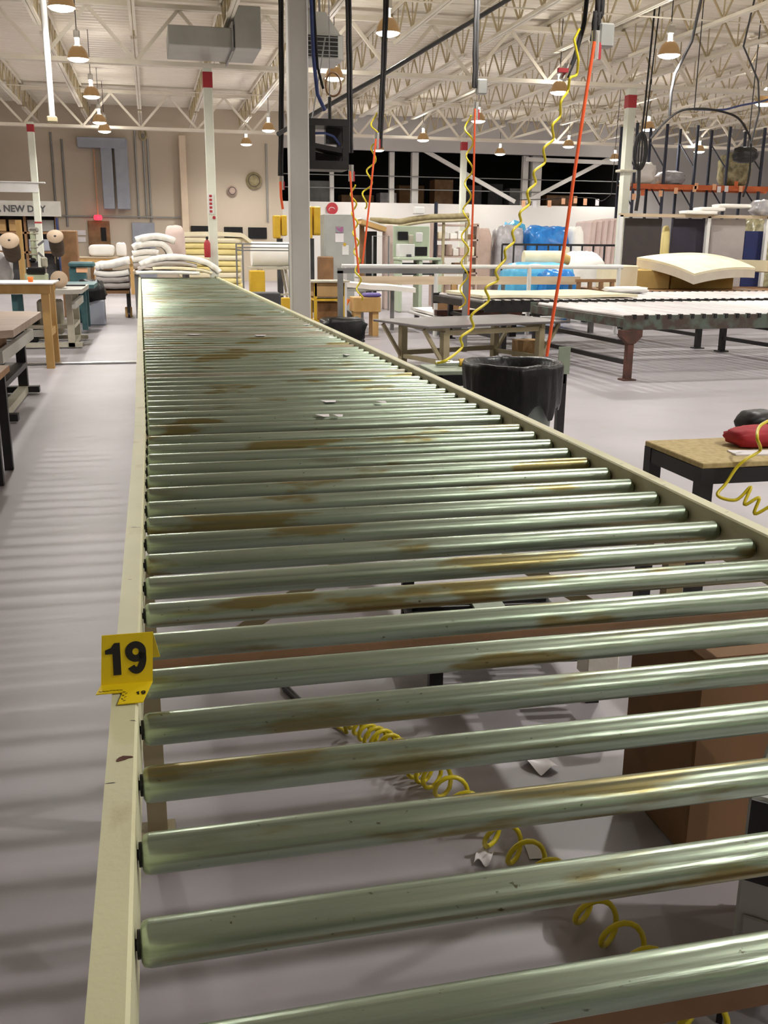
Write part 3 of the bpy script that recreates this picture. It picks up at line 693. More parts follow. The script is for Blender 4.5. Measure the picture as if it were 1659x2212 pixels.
# tool stand behind the can
tz = 0.62
tl = thing('tool_stand', 'dark steel stand with green top behind the trash can', 'stand', (2.45, 6.95, 0))
B().cbox((0, 0, tz-0.015), (1.02, 0.42, 0.03), 0.004).build('top', greensteel, tl)
B().box((0, -0.19, tz-0.07), (1.0, 0.03, 0.08)).build('apron', blackst, tl)
for sx in (-1, 1):
    for sy in (-1, 1): B().box((sx*0.48, sy*0.18, (tz-0.03)/2), (0.06, 0.05, tz-0.03)).build('leg', blackst, tl)
B().box((0.48, -0.205, 0.68), (0.09, 0.012, 0.2)).build('corner_plate', greensteel, tl)
p = gz(975, 805, tz)
gun = thing('air_tool', 'pale air tool lying on the green topped stand', 'tool', (2.12, 7.0, tz))
B().cyl((-0.1, 0, 0.025), (0.08, 0, 0.025), 0.02, n=12).build('barrel', chrome, gun)
B().cyl((0.08, 0, 0.028), (0.14, 0, 0.028), 0.028, n=12).build('head', yelmach, gun)
B().cyl((0.14, 0, 0.028), (0.17, 0, 0.028), 0.024, n=12).build('cap', castcream, gun)

# low steel topped table
N_ = gz(925, 705, 0.58); R_ = gz(1232, 692, 0.58)
ang = math.atan2(R_.y-N_.y, R_.x-N_.x); tw = (R_-N_).length; td = 1.25
ctr = N_+Vector((math.cos(ang), math.sin(ang), 0))*tw/2+Vector((-math.sin(ang), math.cos(ang), 0))*td/2
stt = thing('steel_top_table', 'low table with worn steel top on tan braced legs', 'table', (ctr.x, ctr.y, 0), ang)
B().cbox((0, 0, 0.565), (tw, td, 0.03), 0.006).build('top', steelt, stt)
for sx in (-1, 1):
    B().box((sx*(tw/2-0.35), 0, 0.52), (0.06, td-0.2, 0.06)).build('under_beam', tanframe, stt)
    for sy in (-1, 1):
        B().box((sx*(tw/2-0.35), sy*(td/2-0.16), 0.245), (0.085, 0.085, 0.49)).build('leg', tanframe, stt)
        B().bar((sx*(tw/2-0.35), sy*(td/2-0.16), 0.08), (sx*(tw/2-0.05), sy*(td/2-0.16), 0.53), 0.04, 0.04).build('brace', tanframe, stt)
    B().box((sx*(tw/2-0.35), 0, 0.12), (0.05, td-0.4, 0.05)).build('low_rail', tanframe, stt)
B().box((0, td/2-0.16, 0.16), (tw-0.75, 0.05, 0.06)).build('stretcher', tanframe, stt)
B().box((0, -td/2+0.16, 0.48), (tw-0.75, 0.05, 0.06)).build('stretcher', tanframe, stt)
p = Vector((4.92, 12.55, 0))
cbx = thing('small_carton', 'small open cardboard carton with white label under the steel table', 'box', (p.x, p.y, 0), 0.15)
B().cbox((0, 0, 0.13), (0.34, 0.3, 0.26), 0.005).build('carton_body', cardl, cbx)
B().box((0.09, -0.153, 0.14), (0.11, 0.004, 0.13)).build('label', paper, cbx)
# dark steel frame behind it
p = gz(930, 745, 0)
df = thing('dark_steel_frame', 'dark steel trestle frame behind the low steel table', 'frame', (5.2, 15.85, 0))
for x in (-0.5, 0.7):
    B().box((x, 0, 0.18), (0.12, 0.12, 0.36)).build('leg', blackst, df)
B().box((0.1, 0, 0.40), (1.5, 0.14, 0.09)).build('beam', rustm, df)

# roller tables
RTZ = 0.74
def roller_table(loc, rz, L, D, label, legs, rail_mat, sp, first_leg_plate):
    r = thing('roller_table', label, 'table', loc, rz)
    for sy, nm in ((0, 'front'), (1, 'back')):
        B().cbox((L/2, sy*D, RTZ-0.085), (L, 0.045, 0.165), 0.004).build('side_rail', rail_mat, r)
    B().box((0.02, D/2, RTZ-0.09), (0.04, D-0.05, 0.10)).build('end_rail', rail_mat, r)
    rm = B().cyl((0, 0.03, 0), (0, D-0.03, 0), 0.032, n=12).mesh('roller', rollw)
    ams = [B().box((0, yy, 0.012), (0.035, 0.05, 0.05)).mesh('axle_block', blackst) for yy in (-0.01, D+0.01)]
    x = 0.12
    while x < L-0.05:
        q = put('roller', rm, r, (x, 0, RTZ-0.03)); [put('axle_block', am, q) for am in ams]; x += sp
    for k, x in enumerate(legs):
        for sy in (0, 1):
            lgm = rustm if (k == 0 and sy == 0 and first_leg_plate) else blackst
            lo = B().box((0, 0, 0.29), (0.075, 0.075, 0.58)).box((0, 0, 0.008), (0.16, 0.14, 0.016)).build('leg', lgm, r, (x, sy*D, 0))
            if lgm is rustm:
                B().yprism([(-0.13, 0.575), (-0.13, 0.50), (-0.045, 0.42), (0.045, 0.42), (0.13, 0.50), (0.13, 0.575)], -0.05, 0.05).build('gusset', rustm, lo)
        for z in (0.42, 0.20): B().box((x, D/2, z), (0.05, D-0.07, 0.05)).build('cross_rail', blackst, r)
    return r
rta = roller_table((5.2, 10.35, 0), math.radians(3), 7.4, 2.55, 'green railed roller table with rusty gusset leg on the open floor', [0.09, 3.1, 6.6], greenrail, 0.15, True)
rtb = roller_table((4.55, 13.35, 0), math.radians(3), 8.6, 2.25, 'second roller table with pale rollers behind the green railed one', [0.3, 3.5, 7.4], blackst, 0.15, False)

# foam and panels behind the roller tables
p0 = at(1345, 620, 17.2); p1 = at(1640, 620, 17.2)
ft_ = thing('low_platform', 'low dark platform carrying the foam blocks behind the roller tables', 'platform', ((p0.x+p1.x)/2+1.0, 17.9, 0))
fw_ = p1.x-p0.x+2.4
B().box((0, 0, 0.66), (fw_, 1.9, 0.06)).build('deck', brownwood, ft_)
for sx in (-1, 1):
    for sy in (-1, 1): B().box((sx*(fw_/2-0.15), sy*0.8, 0.315), (0.1, 0.1, 0.63)).build('leg', blackst, ft_)
fx = p0.x
def blk(x0, x1, y0, y1, z0, z1, mat, label, name='foam_block', rz=0.0):
    return one(name, B().cbox((0, 0, (z1-z0)/2), (x1-x0, y1-y0, z1-z0), 0.02), mat, label, 'foam', ((x0+x1)/2, (y0+y1)/2, z0), rz)
q = lambda px, Y=17.2: at(px, 560, Y).x
blk(q(1350), q(1397), 17.5, 18.4, 0.69, 1.14, fcream, 'pale cream foam block at the end of the low platform')
blk(q(1398), q(1480), 17.7, 18.6, 0.69, 1.06, ftan, 'tan foam block lying under the big curved foam slab')
blk(q(1486), q(1625), 17.75, 18.7, 0.69, 0.97, folive, 'long olive-tan foam block under the big curved slab')
def patch(c00, c10, c11, c01, bulge, th, org, n=18):     # bent slab between four corner points
    b = B(); vs = []; m_ = n+1
    for k in (0, 1):
        for j in range(m_):
            for i in range(m_):
                u, v = i/n, j/n
                p = c00*(1-u)*(1-v)+c10*u*(1-v)+c11*u*v+c01*(1-u)*v
                p = p+Vector((0, 0, bulge*16*u*(1-u)*v*(1-v)*0.45+bulge*4*(u*(1-u)*0.5+v*(1-v)*0.5)))
                vs.append(p-org-Vector((0, 0, th if k else 0)))
    N = m_*m_; I = lambda i, j, k: k*N+j*m_+i; fs = []
    for j in range(n):
        for i in range(n): fs += [(I(i,j,0), I(i+1,j,0), I(i+1,j+1,0), I(i,j+1,0)), (I(i,j,1), I(i,j+1,1), I(i+1,j+1,1), I(i+1,j,1))]
    b.add(vs, fs, True); fs = []
    for i in range(n):
        fs += [(I(i,0,1), I(i+1,0,1), I(i+1,0,0), I(i,0,0)), (I(i+1,n,1), I(i,n,1), I(i,n,0), I(i+1,n,0)), (I(0,i+1,1), I(0,i,1), I(0,i,0), I(0,i+1,0)), (I(n,i,1), I(n,i+1,1), I(n,i+1,0), I(n,i,0))]
    return b.add(vs, fs)
cN, cR, cF, cL = at(1500, 591, 16.75), at(1632, 578, 17.5), at(1530, 549, 19.0), at(1376, 556, 18.1)
org = Vector((cN.x, cN.y+0.8, 0.70))
one('foam_slab', patch(cN, cR, cF, cL, 0.10, 0.045, org), fcream, 'big curved cream foam slab drooping over the tan foam blocks', 'foam', org)
dz_ = Vector((0, 0, 0.047))
one('foam_slab', patch(cN-dz_, cR-dz_, cF-dz_, cL-dz_, 0.10, 0.15, org), fslab, 'thick grey sided foam slab under the big curved cream slab', 'foam', org)
one('foam_slab', B().sheet(0, 2.4, 0, 1.2, lambda u, v: 0.55-0.05*math.sin(u*4), 0.22, 14, 8), fcream, 'cream foam slab lying beyond the big curved slab on the platform', 'foam', (q(1640, 18.3), 18.0, 0.69))

# panel rack
PY = 20.2
prx0 = at(1338, 470, PY).x; prx1 = at(1670, 470, PY).x
pr_ = thing('panel_rack', 'cream framed rack holding upright dark panels behind the foam', 'rack', (prx0, PY, 0))
ztop = at(1500, 467, PY).z; PW = prx1-prx0+0.6
B().box((PW/2, 0, ztop), (PW, 0.09, 0.07)).build('top_bar', plank, pr_)
B().box((PW/2, 0, 0.45), (PW, 0.5, 0.06)).build('base_shelf', plank, pr_)
for px in (1339, 1528, 1655):
    B().box((at(px, 500, PY).x-prx0, 0.0, ztop/2), (0.075, 0.09, ztop)).build('post', whitep, pr_)
def panel(a, c, ytop, mat, label, ybot=None, Y=PY+0.14):
    xa, xc = at(a, 520, Y).x, at(c, 520, Y).x; zt = at(a, ytop, Y).z; zb = 0.48
    return one('upright_panel', B().cbox((0, 0, (zt-zb)/2), (xc-xa, 0.06, zt-zb), 0.006), mat, label, 'panel', ((xa+xc)/2, Y, zb))
panel(1347, 1426, 471, pan1, 'charcoal grey panel standing beside the white rack post')
panel(1450, 1518, 472, pan2, 'dark navy panel standing in the panel rack')
panel(1533, 1606, 473, pan3, 'silver grey scuffed panel standing in the panel rack')
panel(1607, 1650, 499, pan4, 'short deep blue panel standing in the panel rack')
xa, xc = q(1427, PY+.2), q(1444, PY+.2)
one('yellow_bolster', B().pillow((0, 0, 0.72), (xc-xa, 0.12, 1.45), 3, 0.45, 0.04), fyel, 'narrow yellow bolster standing between two dark panels', 'bolster', ((xa+xc)/2, PY+0.24, 0.483))
xa, xc = q(1519, PY+.2), q(1528, PY+.2)
one('green_board', B().cbox((0, 0, 0.75), (0.10, 0.05, 1.5), 0.008), palegreen, 'thin green board standing beside the navy panel', 'board', ((xa+xc)/2, PY+0.2, 0.48))
for k, (a, c, h) in enumerate([(1475, 1545, 0.07), (1505, 1560, 0.13), (1545, 1615, 0.19)]):
    xa, xc = at(a, 460, PY).x, at(c, 460, PY).x
    one('folded_batting', B().pillow((0, 0, 0.04), (xc-xa, 0.4, 0.085), 20+k, 0.3, 0.05), fwhite, ['lowest white batting sheet on the panel rack top', 'middle white batting sheet on the panel rack top', 'upper white batting sheet on the panel rack top'][k], 'batting', ((xa+xc)/2, PY+0.02, ztop+0.035+0.075*k))
xa = at(1600, 470, PY).x
one('plastic_bundle', B().pillow((0, 0, 0.16), (0.9, 0.5, 0.34), 27, 0.5, 0.2), clearwrap, 'crumpled clear plastic bundle at the end of the panel rack top', 'bundle', (xa+0.75, PY+0.05, ztop+0.035))

# pallet racking further back
RY = 27.5
xa, xc = at(1366, 400, RY).x, at(1700, 400, RY).x
rck = thing('pallet_racking', 'pallet racking with dark blue uprights and orange beams', 'racking', (xa, RY, 0))
RW = xc-xa; zb_ = at(1500, 405, RY).z; zu = 4.9
for k, px in enumerate((1368, 1432, 1497, 1566, 1640)):
    x = at(px, 400, RY).x-xa
    for d in (0, 1.0): B().box((x, d, zu/2), (0.07, 0.06, zu)).build('upright', darkblue, rck)
    for j in range(4): B().bar((x, 0, 0.4+j*1.1), (x, 1.0, 1.2+j*1.1), 0.03, 0.03).build('upright_brace', darkblue, rck)
for d in (-0.02, 1.02): B().box((RW/2, d, zb_), (RW, 0.05, 0.14)).build('beam', orangeb, rck)
B().box((RW/2, 0.5, zb_+0.06), (RW, 0.95, 0.03)).build('shelf_deck', brownwood, rck)
for k, (px, py, mt) in enumerate([(1369, 425, orangetag), (1388, 416, orangeb), (1427, 418, orangetag), (1460, 412, orangetag), (1500, 408, orangetag), (1504, 402, orangetag), (1543, 404, orangetag), (1553, 409, paper), (1569, 408, paper), (1590, 398, orangeb), (1600, 408, orangetag)]):
    p = at(px, py, RY-0.06); B().box((p.x-xa, -0.065, p.z), (0.12, 0.01, 0.17)).build('tag', mt, rck)
for k, (a, c, h, mt, lab) in enumerate([(1378, 1424, 0.62, fwhite, 'white plastic wrapped bundle on the racking beam'), (1438, 1491, 0.40, clearwrap, 'grey plastic wrapped bundle lying on the racking shelf'), (1573, 1633, 0.95, oliwrap, 'tall olive plastic wrapped bundle on the racking shelf')]):
    x0, x1 = at(a, 400, RY).x, at(c, 400, RY).x
    one('wrapped_bundle', B().pillow((0, 0, h/2), (x1-x0, 0.7, h), 30+k, 0.55, 0.22, 3), mt, lab, 'bundle', ((x0+x1)/2, RY+0.5, zb_+0.07))
x0, x1 = at(1575, 460, RY-1).x, at(1680, 460, RY-1).x
one('wrapped_bundle', B().pillow((0, 0, 1.15), (x1-x0, 0.9, 2.3), 36, 0.5, 0.15, 3), oliwrap, 'bulky olive plastic bundle standing in front of the racking', 'bundle', ((x0+x1)/2+.2, RY-1.3, 0))

# blue wrapped goods, rolls and railing left of the pale column
Yb = 25.0
rl_ = thing('black_railing', 'black steel railing in front of the blue wrapped bundles', 'railing', (at(1085, 530, Yb-1.5).x, Yb-1.5, 0))
LR = at(1330, 530, Yb-1.5).x-at(1085, 530, Yb-1.5).x; zr = at(1200, 529, Yb-1.5).z
B().box((LR/2, 0, zr), (LR, 0.05, 0.05)).build('top_bar', blackst, rl_); B().box((LR/2, 0, 0.35), (LR, 0.04, 0.04)).build('low_bar', blackst, rl_)
for k in range(11): B().box((k*LR/10, 0, zr/2), (0.035, 0.035, zr)).build('baluster', blackst, rl_)
def bundle(a, c, yt, yb, Y, mat, label, seed, e=0.45, amp=0.12, dep=0.8, name='wrapped_bundle', cat='bundle', fr=3.0, floor_z=None):
    x0, x1 = at(a, yt, Y).x, at(c, yt, Y).x; z1 = at(a, yt, Y).z; z0 = at(a, yb, Y).z if floor_z is None else floor_z
    return one(name, B().pillow((0, 0, (z1-z0)/2), (x1-x0, dep, z1-z0), seed, e, amp, fr), mat, label, cat, ((x0+x1)/2, Y+dep/2, z0))
bundle(1148, 1238, 488, 600, Yb, blueplastic, 'tall bright blue plastic wrapped bundle behind the black railing', 41, 0.4, 0.14, 1.0, floor_z=0)
bundle(1080, 1139, 488, 600, Yb+0.2, clearwrap, 'grey plastic wrapped bundle beside the tall blue bundle', 42, 0.4, 0.14, 0.9, floor_z=0)
bundle(1100, 1145, 482, 500, Yb+1.5, cyanplastic, 'light blue plastic bundle peeping over the grey bundle', 43, 0.5, 0.2, 0.9, floor_z=0)
bundle(1034, 1066, 492, 600, Yb+0.4, skinwood, 'tan covered bundle at the end of the black railing', 44, 0.35, 0.1, 0.9, floor_z=0)
bundle(1240, 1268, 488, 600, Yb, fwhite, 'upright white batting roll beside the tall blue bundle', 45, 0.5, 0.06, 0.7, floor_z=0, name='batting_roll', cat='roll')
b = B().yprism([(-0.36, 0), (0.36, 0), (0.10, 1.45), (-0.06, 1.5)], 0, 0.08)
one('leaning_foam_wedge', b, fcream, 'pale foam wedge leaning in front of the tall blue bundle', 'foam', (at(1222, 540, Yb-.6).x, Yb-0.6, 0))
for k in range(5):
    px = 1276+k*12.5; x = at(px, 480, Yb+0.5).x; z1 = at(px, 478-k*1.5, Yb+0.5).z
    one('leaning_sheet', B().cbox((0, 0, z1/2), (0.16, 1.1, z1), 0.04, Matrix.Rotation(0.05, 3, 'Y')), fpink, 'pinkish white wrapped board leaning in the row by the pale column', 'board', (x, Yb+0.9, 0.004), 0, 'row of leaning wrapped boards')
# lower goods on the table between
bundle(1110, 1250, 568, 632, 19.25, cyanplastic, 'wide light blue plastic wrapped block behind the wooden beam', 46, 0.35, 0.08, 1.0, floor_z=0.0)
bundle(1178, 1250, 585, 632, 18.68, blueplastic, 'deep blue plastic bundle in front of the light blue block', 47, 0.4, 0.12, 0.5, floor_z=0.0)
p = at(1130, 572, 20.6); p2 = at(1222, 572, 20.6)
rl = thing('foam_roll', 'cream foam roll with tan core lying on the blue block', 'roll', (p.x, 20.6, p.z))
B().cyl((0, 0, 0.13), (p2.x-p.x-0.15, -0.1, 0.13), 0.17, n=20).build('roll_body', fcream, rl)
B().cyl((p2.x-p.x-0.16, -0.1, 0.13), (p2.x-p.x+0.02, -0.12, 0.10), 0.15, 0.10, n=16).build('roll_core', ftan, rl)
blk(p.x-0.1, p2.x-0.05, 20.4, 21.2, 0, p.z-0.035, clearwrap, 'grey wrapped base under the cream foam roll', 'wrapped_block')
bundle(1230, 1322, 545, 612, 21.35, fwhite, 'big soft white batting bundle beside the pale column', 48, 0.55, 0.08, 1.05, floor_z=0.0, name='batting_bundle')
p = at(1283, 590, 17.3)
sb = thing('wooden_trestle', 'small brown wooden trestle on the far roller table', 'trestle', (at(1242, 600, 15.6).x, 15.55, RTZ+0.002))
LW = at(1326, 600, 15.6).x-at(1242, 600, 15.6).x
B().box((LW/2, 0, 0.19), (LW, 0.08, 0.05)).build('top_bar', brownwood, sb)
for k in range(4): B().box((0.05+k*(LW-0.1)/3, 0, 0.085), (0.06, 0.06, 0.17)).build('leg', brownwood, sb)
one('batting_heap', B().pillow((0, 0, 0.05), (0.75, 0.35, 0.11), 51, 0.6, 0.2), fwhite, 'low white batting heap lying beside the wooden trestle', 'batting', (sb.location.x+0.75, 15.22, RTZ+0.006))
x0, x1 = at(1062, 632, 13.6).x, at(1150, 632, 13.6).x
one('batting_sheet', B().sheet(0, 2.5, 0, 1.6, lambda u, v: 0.045+0.008*math.sin(u*9)*math.cos(v*6), 0.04, 20, 10), fcream, 'cream batting sheet spread over the end of the far roller table', 'batting', (4.62, 13.65, RTZ+0.006), math.radians(3))
# white stack and sacks between the tables
for k in range(3):
    one('folded_batting', B().pillow((0, 0, 0.035), (1.05, 0.9, 0.075), 55+k, 0.3, 0.04), fwhite, 'folded white batting in the low pile beside the black railed roller table', 'batting', (5.62, 17.25, 0.378+k*0.073), 0, 'white batting pile')
pf = thing('low_pallet_table', 'low pale table carrying white batting behind the steel topped table', 'table', (6.15, 17.05, 0))
B().cbox((0, 0, 0.28), (3.1, 1.7, 0.04), 0.005).build('top', whitep, pf)
for sx in (-1, 1):
    for sy in (-1, 1): B().box((sx*1.4, sy*0.75, 0.13), (0.08, 0.08, 0.26)).build('leg', midgrey, pf)
one('batting_sheet', B().sheet(-1.5, 1.5, -0.75, 0.75, lambda u, v: 0.05+0.02*math.sin(u*14)*math.cos(v*5), 0.045, 26, 8), fwhite, 'bright white batting sheet spread on the low pale table', 'batting', (6.15, 17.05, 0.316))
pb = at(948, 670, 16.2)
sk = thing('paper_sack', 'brown paper sack with ruffled pale top on the low pale table', 'sack', (max(pb.x, 4.95), 16.6, 0.362))
B().pillow((0, 0, 0.13), (0.45, 0.3, 0.26), 61, 0.4, 0.08).build('sack_body', card, sk)
B().pillow((0, 0, 0.28), (0.40, 0.22, 0.09), 62, 0.7, 0.3, 4).build('ruffled_top', fpink, sk)

# railings and beam behind the low steel table
wr = thing('white_pipe_rail', 'white pipe rail on white posts behind the low steel table', 'railing', (at(738, 577, 16.05).x, 16.05, 0))
LW = at(1345, 574, 16.05).x-wr.location.x; zr = at(1000, 576, 16.05).z
B().cyl((0, 0, zr), (LW, 0, zr), 0.035, n=10).build('rail', whitep, wr)
for px in (745, 942, 1143, 1336): B().cyl((at(px, 600, 16.05).x-wr.location.x, 0, 0), (at(px, 600, 16.05).x-wr.location.x, 0, zr), 0.035, n=10).build('post', whitep, wr)
gr = thing('grey_tube_frame', 'grey square tube frame standing behind the low steel table', 'frame', (at(735, 585, 13.6).x, 13.6, 0))
LW = at(1007, 588, 13.6).x-gr.location.x; zr = at(870, 585, 13.6).z
B().box((LW/2, 0, zr), (LW+0.07, 0.07, 0.07)).build('top_tube', midgrey, gr)
for x in (0, LW): B().box((x, 0, zr/2), (0.07, 0.07, zr)).build('post', midgrey, gr)
wb_ = thing('plank_table', 'long plank edged table behind the white pipe rail', 'table', (at(775, 605, 18.2).x, 18.2, 0))
LW = at(1252, 605, 18.2).x-wb_.location.x; zt = at(1000, 597, 18.2).z
B().box((LW/2, 0.0, zt-0.075), (LW, 0.06, 0.15)).build('edge_plank', plank, wb_)
B().box((LW/2, 0.20, zt-0.03), (LW, 0.36, 0.03)).build('top', greytop, wb_)
for k in range(4): B().box((0.1+k*(LW-0.2)/3, 0.2, (zt-0.05)/2), (0.06, 0.06, zt-0.05)).build('leg', midgrey, wb_)

# black lined box, yellow cart, yellow stand near the big column
p = gz(745, 742, 0)
lb = thing('lined_bin', 'square bin lined with a black bag behind the conveyor rail', 'bin', (at(740, 700, 13.2).x, 13.2, 0))
B().cbox((0, 0, 0.24), (0.5, 0.42, 0.48), 0.02).build('bin_body', darkgrey, lb)
B().pillow((0, 0, 0.36), (0.58, 0.5, 0.34), 71, 0.3, 0.12, 3).build('bag_liner', bagm, lb)
yc = thing('yellow_cart', 'yellow framed cart with dark bins behind the big column', 'cart', (at(706, 640, 14.2).x, 14.2, 0))
for sx in (-1, 1):
    for sy in (-1, 1): B().box((sx*0.2, sy*0.2, 0.48), (0.04, 0.04, 0.96)).build('post', yelmach, yc)
for z in (0.12, 0.42, 0.72): B().box((0, 0, z), (0.42, 0.42, 0.03)).build('shelf', yelmach, yc)
B().cbox((0, 0, 0.86), (0.44, 0.44, 0.2), 0.01).build('wood_top', cardl, yc)
B().cbox((0, 0.02, 0.56), (0.32, 0.3, 0.24), 0.01).build('dark_bin', brownwood, yc)
for s in (-1, 1): B().cbox((s*0.1, 0, 0.22), (0.15, 0.3, 0.16), 0.01).build('white_bin', fwhite, yc)
one('flat_sheet', B().box((0, 0, 0.012), (0.62, 0.5, 0.024)), castcream, 'thin cream sheet lying on the yellow cart', 'sheet', (yc.location.x-0.02, 14.2, 0.962))
ts = thing('tool_bench', 'tan wooden stool bench with purple cloth behind the low steel table', 'bench', (at(804, 660, 15.6).x, 16.3, 0))
B().cbox((0.03, 0, 0.52), (0.46, 0.4, 0.24), 0.01).build('body', pine, ts)
for sx in (-1, 1): B().box((sx*0.15+0.03, 0, 0.2), (0.1, 0.3, 0.4)).build('leg', pine, ts)
one('purple_cloth', B().pillow((0, 0, 0.03), (0.3, 0.3, 0.07), 73, 0.5, 0.15), purplec, 'purple cloth lying on the tan wooden bench', 'cloth', (ts.location.x+0.13, 16.25, 0.642))
ot = thing('orange_handled_reel', 'dark hose reel with orange handle beside the tan bench', 'reel', (at(742, 660, 16.4).x, 16.4, 0))
B().cyl((0, -0.1, 0.3), (0, 0.1, 0.3), 0.13, n=16).build('drum', darkgrey, ot)
B().box((0, 0, 0.15), (0.2, 0.22, 0.3)).build('stand', greyp, ot)
B().cyl((-0.02, -0.06, 0.40), (0.08, -0.06, 0.60), 0.025, n=8).build('handle', orangedot, ot)
wt = thing('white_sheet_table', 'table under a tapering white cloth behind the grey tube frame', 'table', (at(735, 620, 17.0).x, 17.0, 0))
zt = at(800, 622, 17.0).z; LW = at(892, 622, 17.0).x-wt.location.x
B().prism([(0, -0.3), (LW, 0.1), (LW, 0.5), (0, 0.9)], zt-0.05, zt).build('top', greyp, wt)
B().sheet(0, LW, -0.2, 0.8, lambda u, v: zt+0.10-0.09*u+0.006*math.sin(u*12+v*5), 0.08, 16, 8).build('cloth', fwhite, wt)
for x in (0.1, LW-0.3): B().box((x, 0.3, (zt-0.05)/2), (0.06, 0.06, zt-0.05)).build('leg', midgrey, wt)

# machinery along the far side
EY = 21.0
pe = at(700, 462, EY); pe2 = at(766, 462, EY)
ec = thing('electrical_cabinet', 'tall grey electrical cabinet with posted notices', 'cabinet', ((pe.x+pe2.x)/2, EY+0.25, 0))
EWd = pe2.x-pe.x
B().cbox((0, 0, pe.z/2), (EWd, 0.5, pe.z), 0.012).build('body', greyp, ec)
dr = B().box((0, -0.256, pe.z/2), (EWd-0.06, 0.012, pe.z-0.08)).build('door', greyp, ec)
def note(px, py, wd, ht, mt, nm, par, base, Y): p = at(px, py, Y); B().box((p.x-base.x, -0.268, p.z), (wd, 0.008, ht)).build(nm, mt, par)
note(733, 497, 0.17, 0.13, pinkpaper, 'notice', dr, ec.location, EY); note(733, 513, 0.18, 0.19, paper, 'notice', dr, ec.location, EY); note(746, 540, 0.14, 0.2, whitep, 'notice', dr, ec.location, EY)
B().cyl((at(744, 528, EY).x-ec.location.x, -0.262, at(744, 528, EY).z), (at(744, 528, EY).x-ec.location.x, -0.29, at(744, 528, EY).z), 0.03, n=12).build('knob', yelmach, dr)
rs = thing('round_sign', 'round red sign with white mark on the white wall', 'sign', (at(719, 450, 40.3).x, 40.42, at(719, 450, 40.3).z))
B().cyl((0, 0.09, 0), (0, 0, 0), 0.23, n=28).build('disc', redp, rs)
B().tube([(0.12*math.cos(a)-0.02, -0.01, -0.05+0.09*math.sin(a)) for a in [0.3+k*0.3 for k in range(12)]], 0.012, 5).build('white_mark', whitep, rs)
for px, py, w_, h_, lab in [(607, 490, 28, 50, 'yellow machine head to the conveyor side of the big column'), (676, 480, 36, 70, 'taller yellow machine head beside the electrical cabinet')]:
    p = at(px, py, EY+1); s = (EY+1)/2105
    ym = thing('yellow_machine', lab, 'machine', (p.x, EY+1.2, 0))
    z0, z1 = at(px, py+h_/2, EY+1).z, at(px, py-h_/2, EY+1).z
    B().cbox((-w_*s*0.25, 0, (z0+z1)/2), (w_*s*0.5, 0.3, z1-z0), 0.02).build('head', yelmach, ym)
    B().cbox((w_*s*0.28, 0, (z0+z1)/2+0.03), (w_*s*0.4, 0.3, (z1-z0)*0.9), 0.02).build('side_head', yelmach, ym)
    B().box((0, 0.1, z0/2), (0.12, 0.12, z0)).build('stand', darkgrey, ym)
    B().box((0, 0.1, 0.03), (0.5, 0.5, 0.06)).build('base', darkgrey, ym)
p = at(705, 570, 20.4)
blk(at(690, 570, 20.4).x, at(719, 570, 20.4).x, 20.3, 20.7, 0, at(700, 554, 20.4).z, brownwood, 'dark brown box in front of the electrical cabinet', 'brown_box')
# opening with canopy, pink pillar, control desk
CYD = 23.0
one('pink_pillar', B().cbox((0, 0, at(842, 485, CYD).z/2), (0.32, 0.3, at(842, 485, CYD).z), 0.02), fpink, 'pinkish pillar beside the green control board', 'pillar', (at(843, 500, CYD).x, CYD, 0))
aw = thing('awning_board', 'slanting tan board over a dark opening beside the pink pillar', 'board', (at(800, 490, CYD).x, CYD, 0))
pa, pb_ = at(774, 479, CYD), at(827, 496, CYD)
B().bar((pa.x-aw.location.x, -0.1, pa.z), (pb_.x-aw.location.x, -0.1, pb_.z), 0.5, 0.10).build('slope', pine, aw)
B().bar((pa.x-aw.location.x, -0.1, pa.z+0.07), (pb_.x-aw.location.x, -0.1, pb_.z+0.07), 0.5, 0.03).build('white_edge', whitep, aw)
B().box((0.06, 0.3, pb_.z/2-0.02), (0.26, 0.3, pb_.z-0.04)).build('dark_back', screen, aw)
B().box((-0.18, 0.1, pa.z/2), (0.1, 0.1, pa.z)).build('post', brownwood, aw)
fr = thing('dark_tube_frame', 'thin dark tube frame standing before the dark opening', 'frame', (at(805, 540, CYD-.5).x, CYD-0.5, 0))
zz = at(830, 510, CYD-.5).z
B().tube([(0, 0, 0), (0, 0, zz), (0.38, 0, zz), (0.38, 0, 0)], 0.02, 6).build('tube', midgrey, fr)
DY = 22.0
cd = thing('control_desk', 'pale green control board and desk with two dark monitors', 'desk', (at(893, 560, DY).x, DY, 0))
bx0 = cd.location.x
def dbox(a, c, yt, yb, dy, th, mat, nm, par=None):
    p0, p1 = at(a, yt, DY), at(c, yb, DY)
    return B().cbox(((p0.x+p1.x)/2-bx0, dy, (p0.z+p1.z)/2), (p1.x-p0.x, th, p0.z-p1.z), 0.01).build(nm, mat, par or cd)
dbox(856, 934, 487, 556, 0.3, 0.05, palegreen, 'back_board')
dbox(855, 946, 556, 562, 0.0, 0.6, palegreen, 'desk_top')
for a in (856, 899, 940): dbox(a, a+6, 562, 672, 0.0, 0.5, palegreen, 'leg')
for yy in (568, 585): dbox(862, 900, yy, yy+9, 0.1, 0.3, darkgrey, 'drawer'); dbox(906, 940, yy, yy+9, 0.1, 0.3, darkgrey, 'drawer')
dbox(865, 887, 500, 519, 0.25, 0.06, screen, 'upper_monitor'); dbox(895, 921, 533, 553, -0.05, 0.06, screen, 'monitor')
dbox(859, 892, 527, 555, 0.0, 0.3, whitep, 'console'); dbox(874, 884, 549, 555, -0.18, 0.06, darkgrey, 'keyboard')
dbox(905, 919, 502, 523, 0.26, 0.02, paper, 'notice'); dbox(889, 899, 507, 527, 0.26, 0.02, castcream, 'notice')
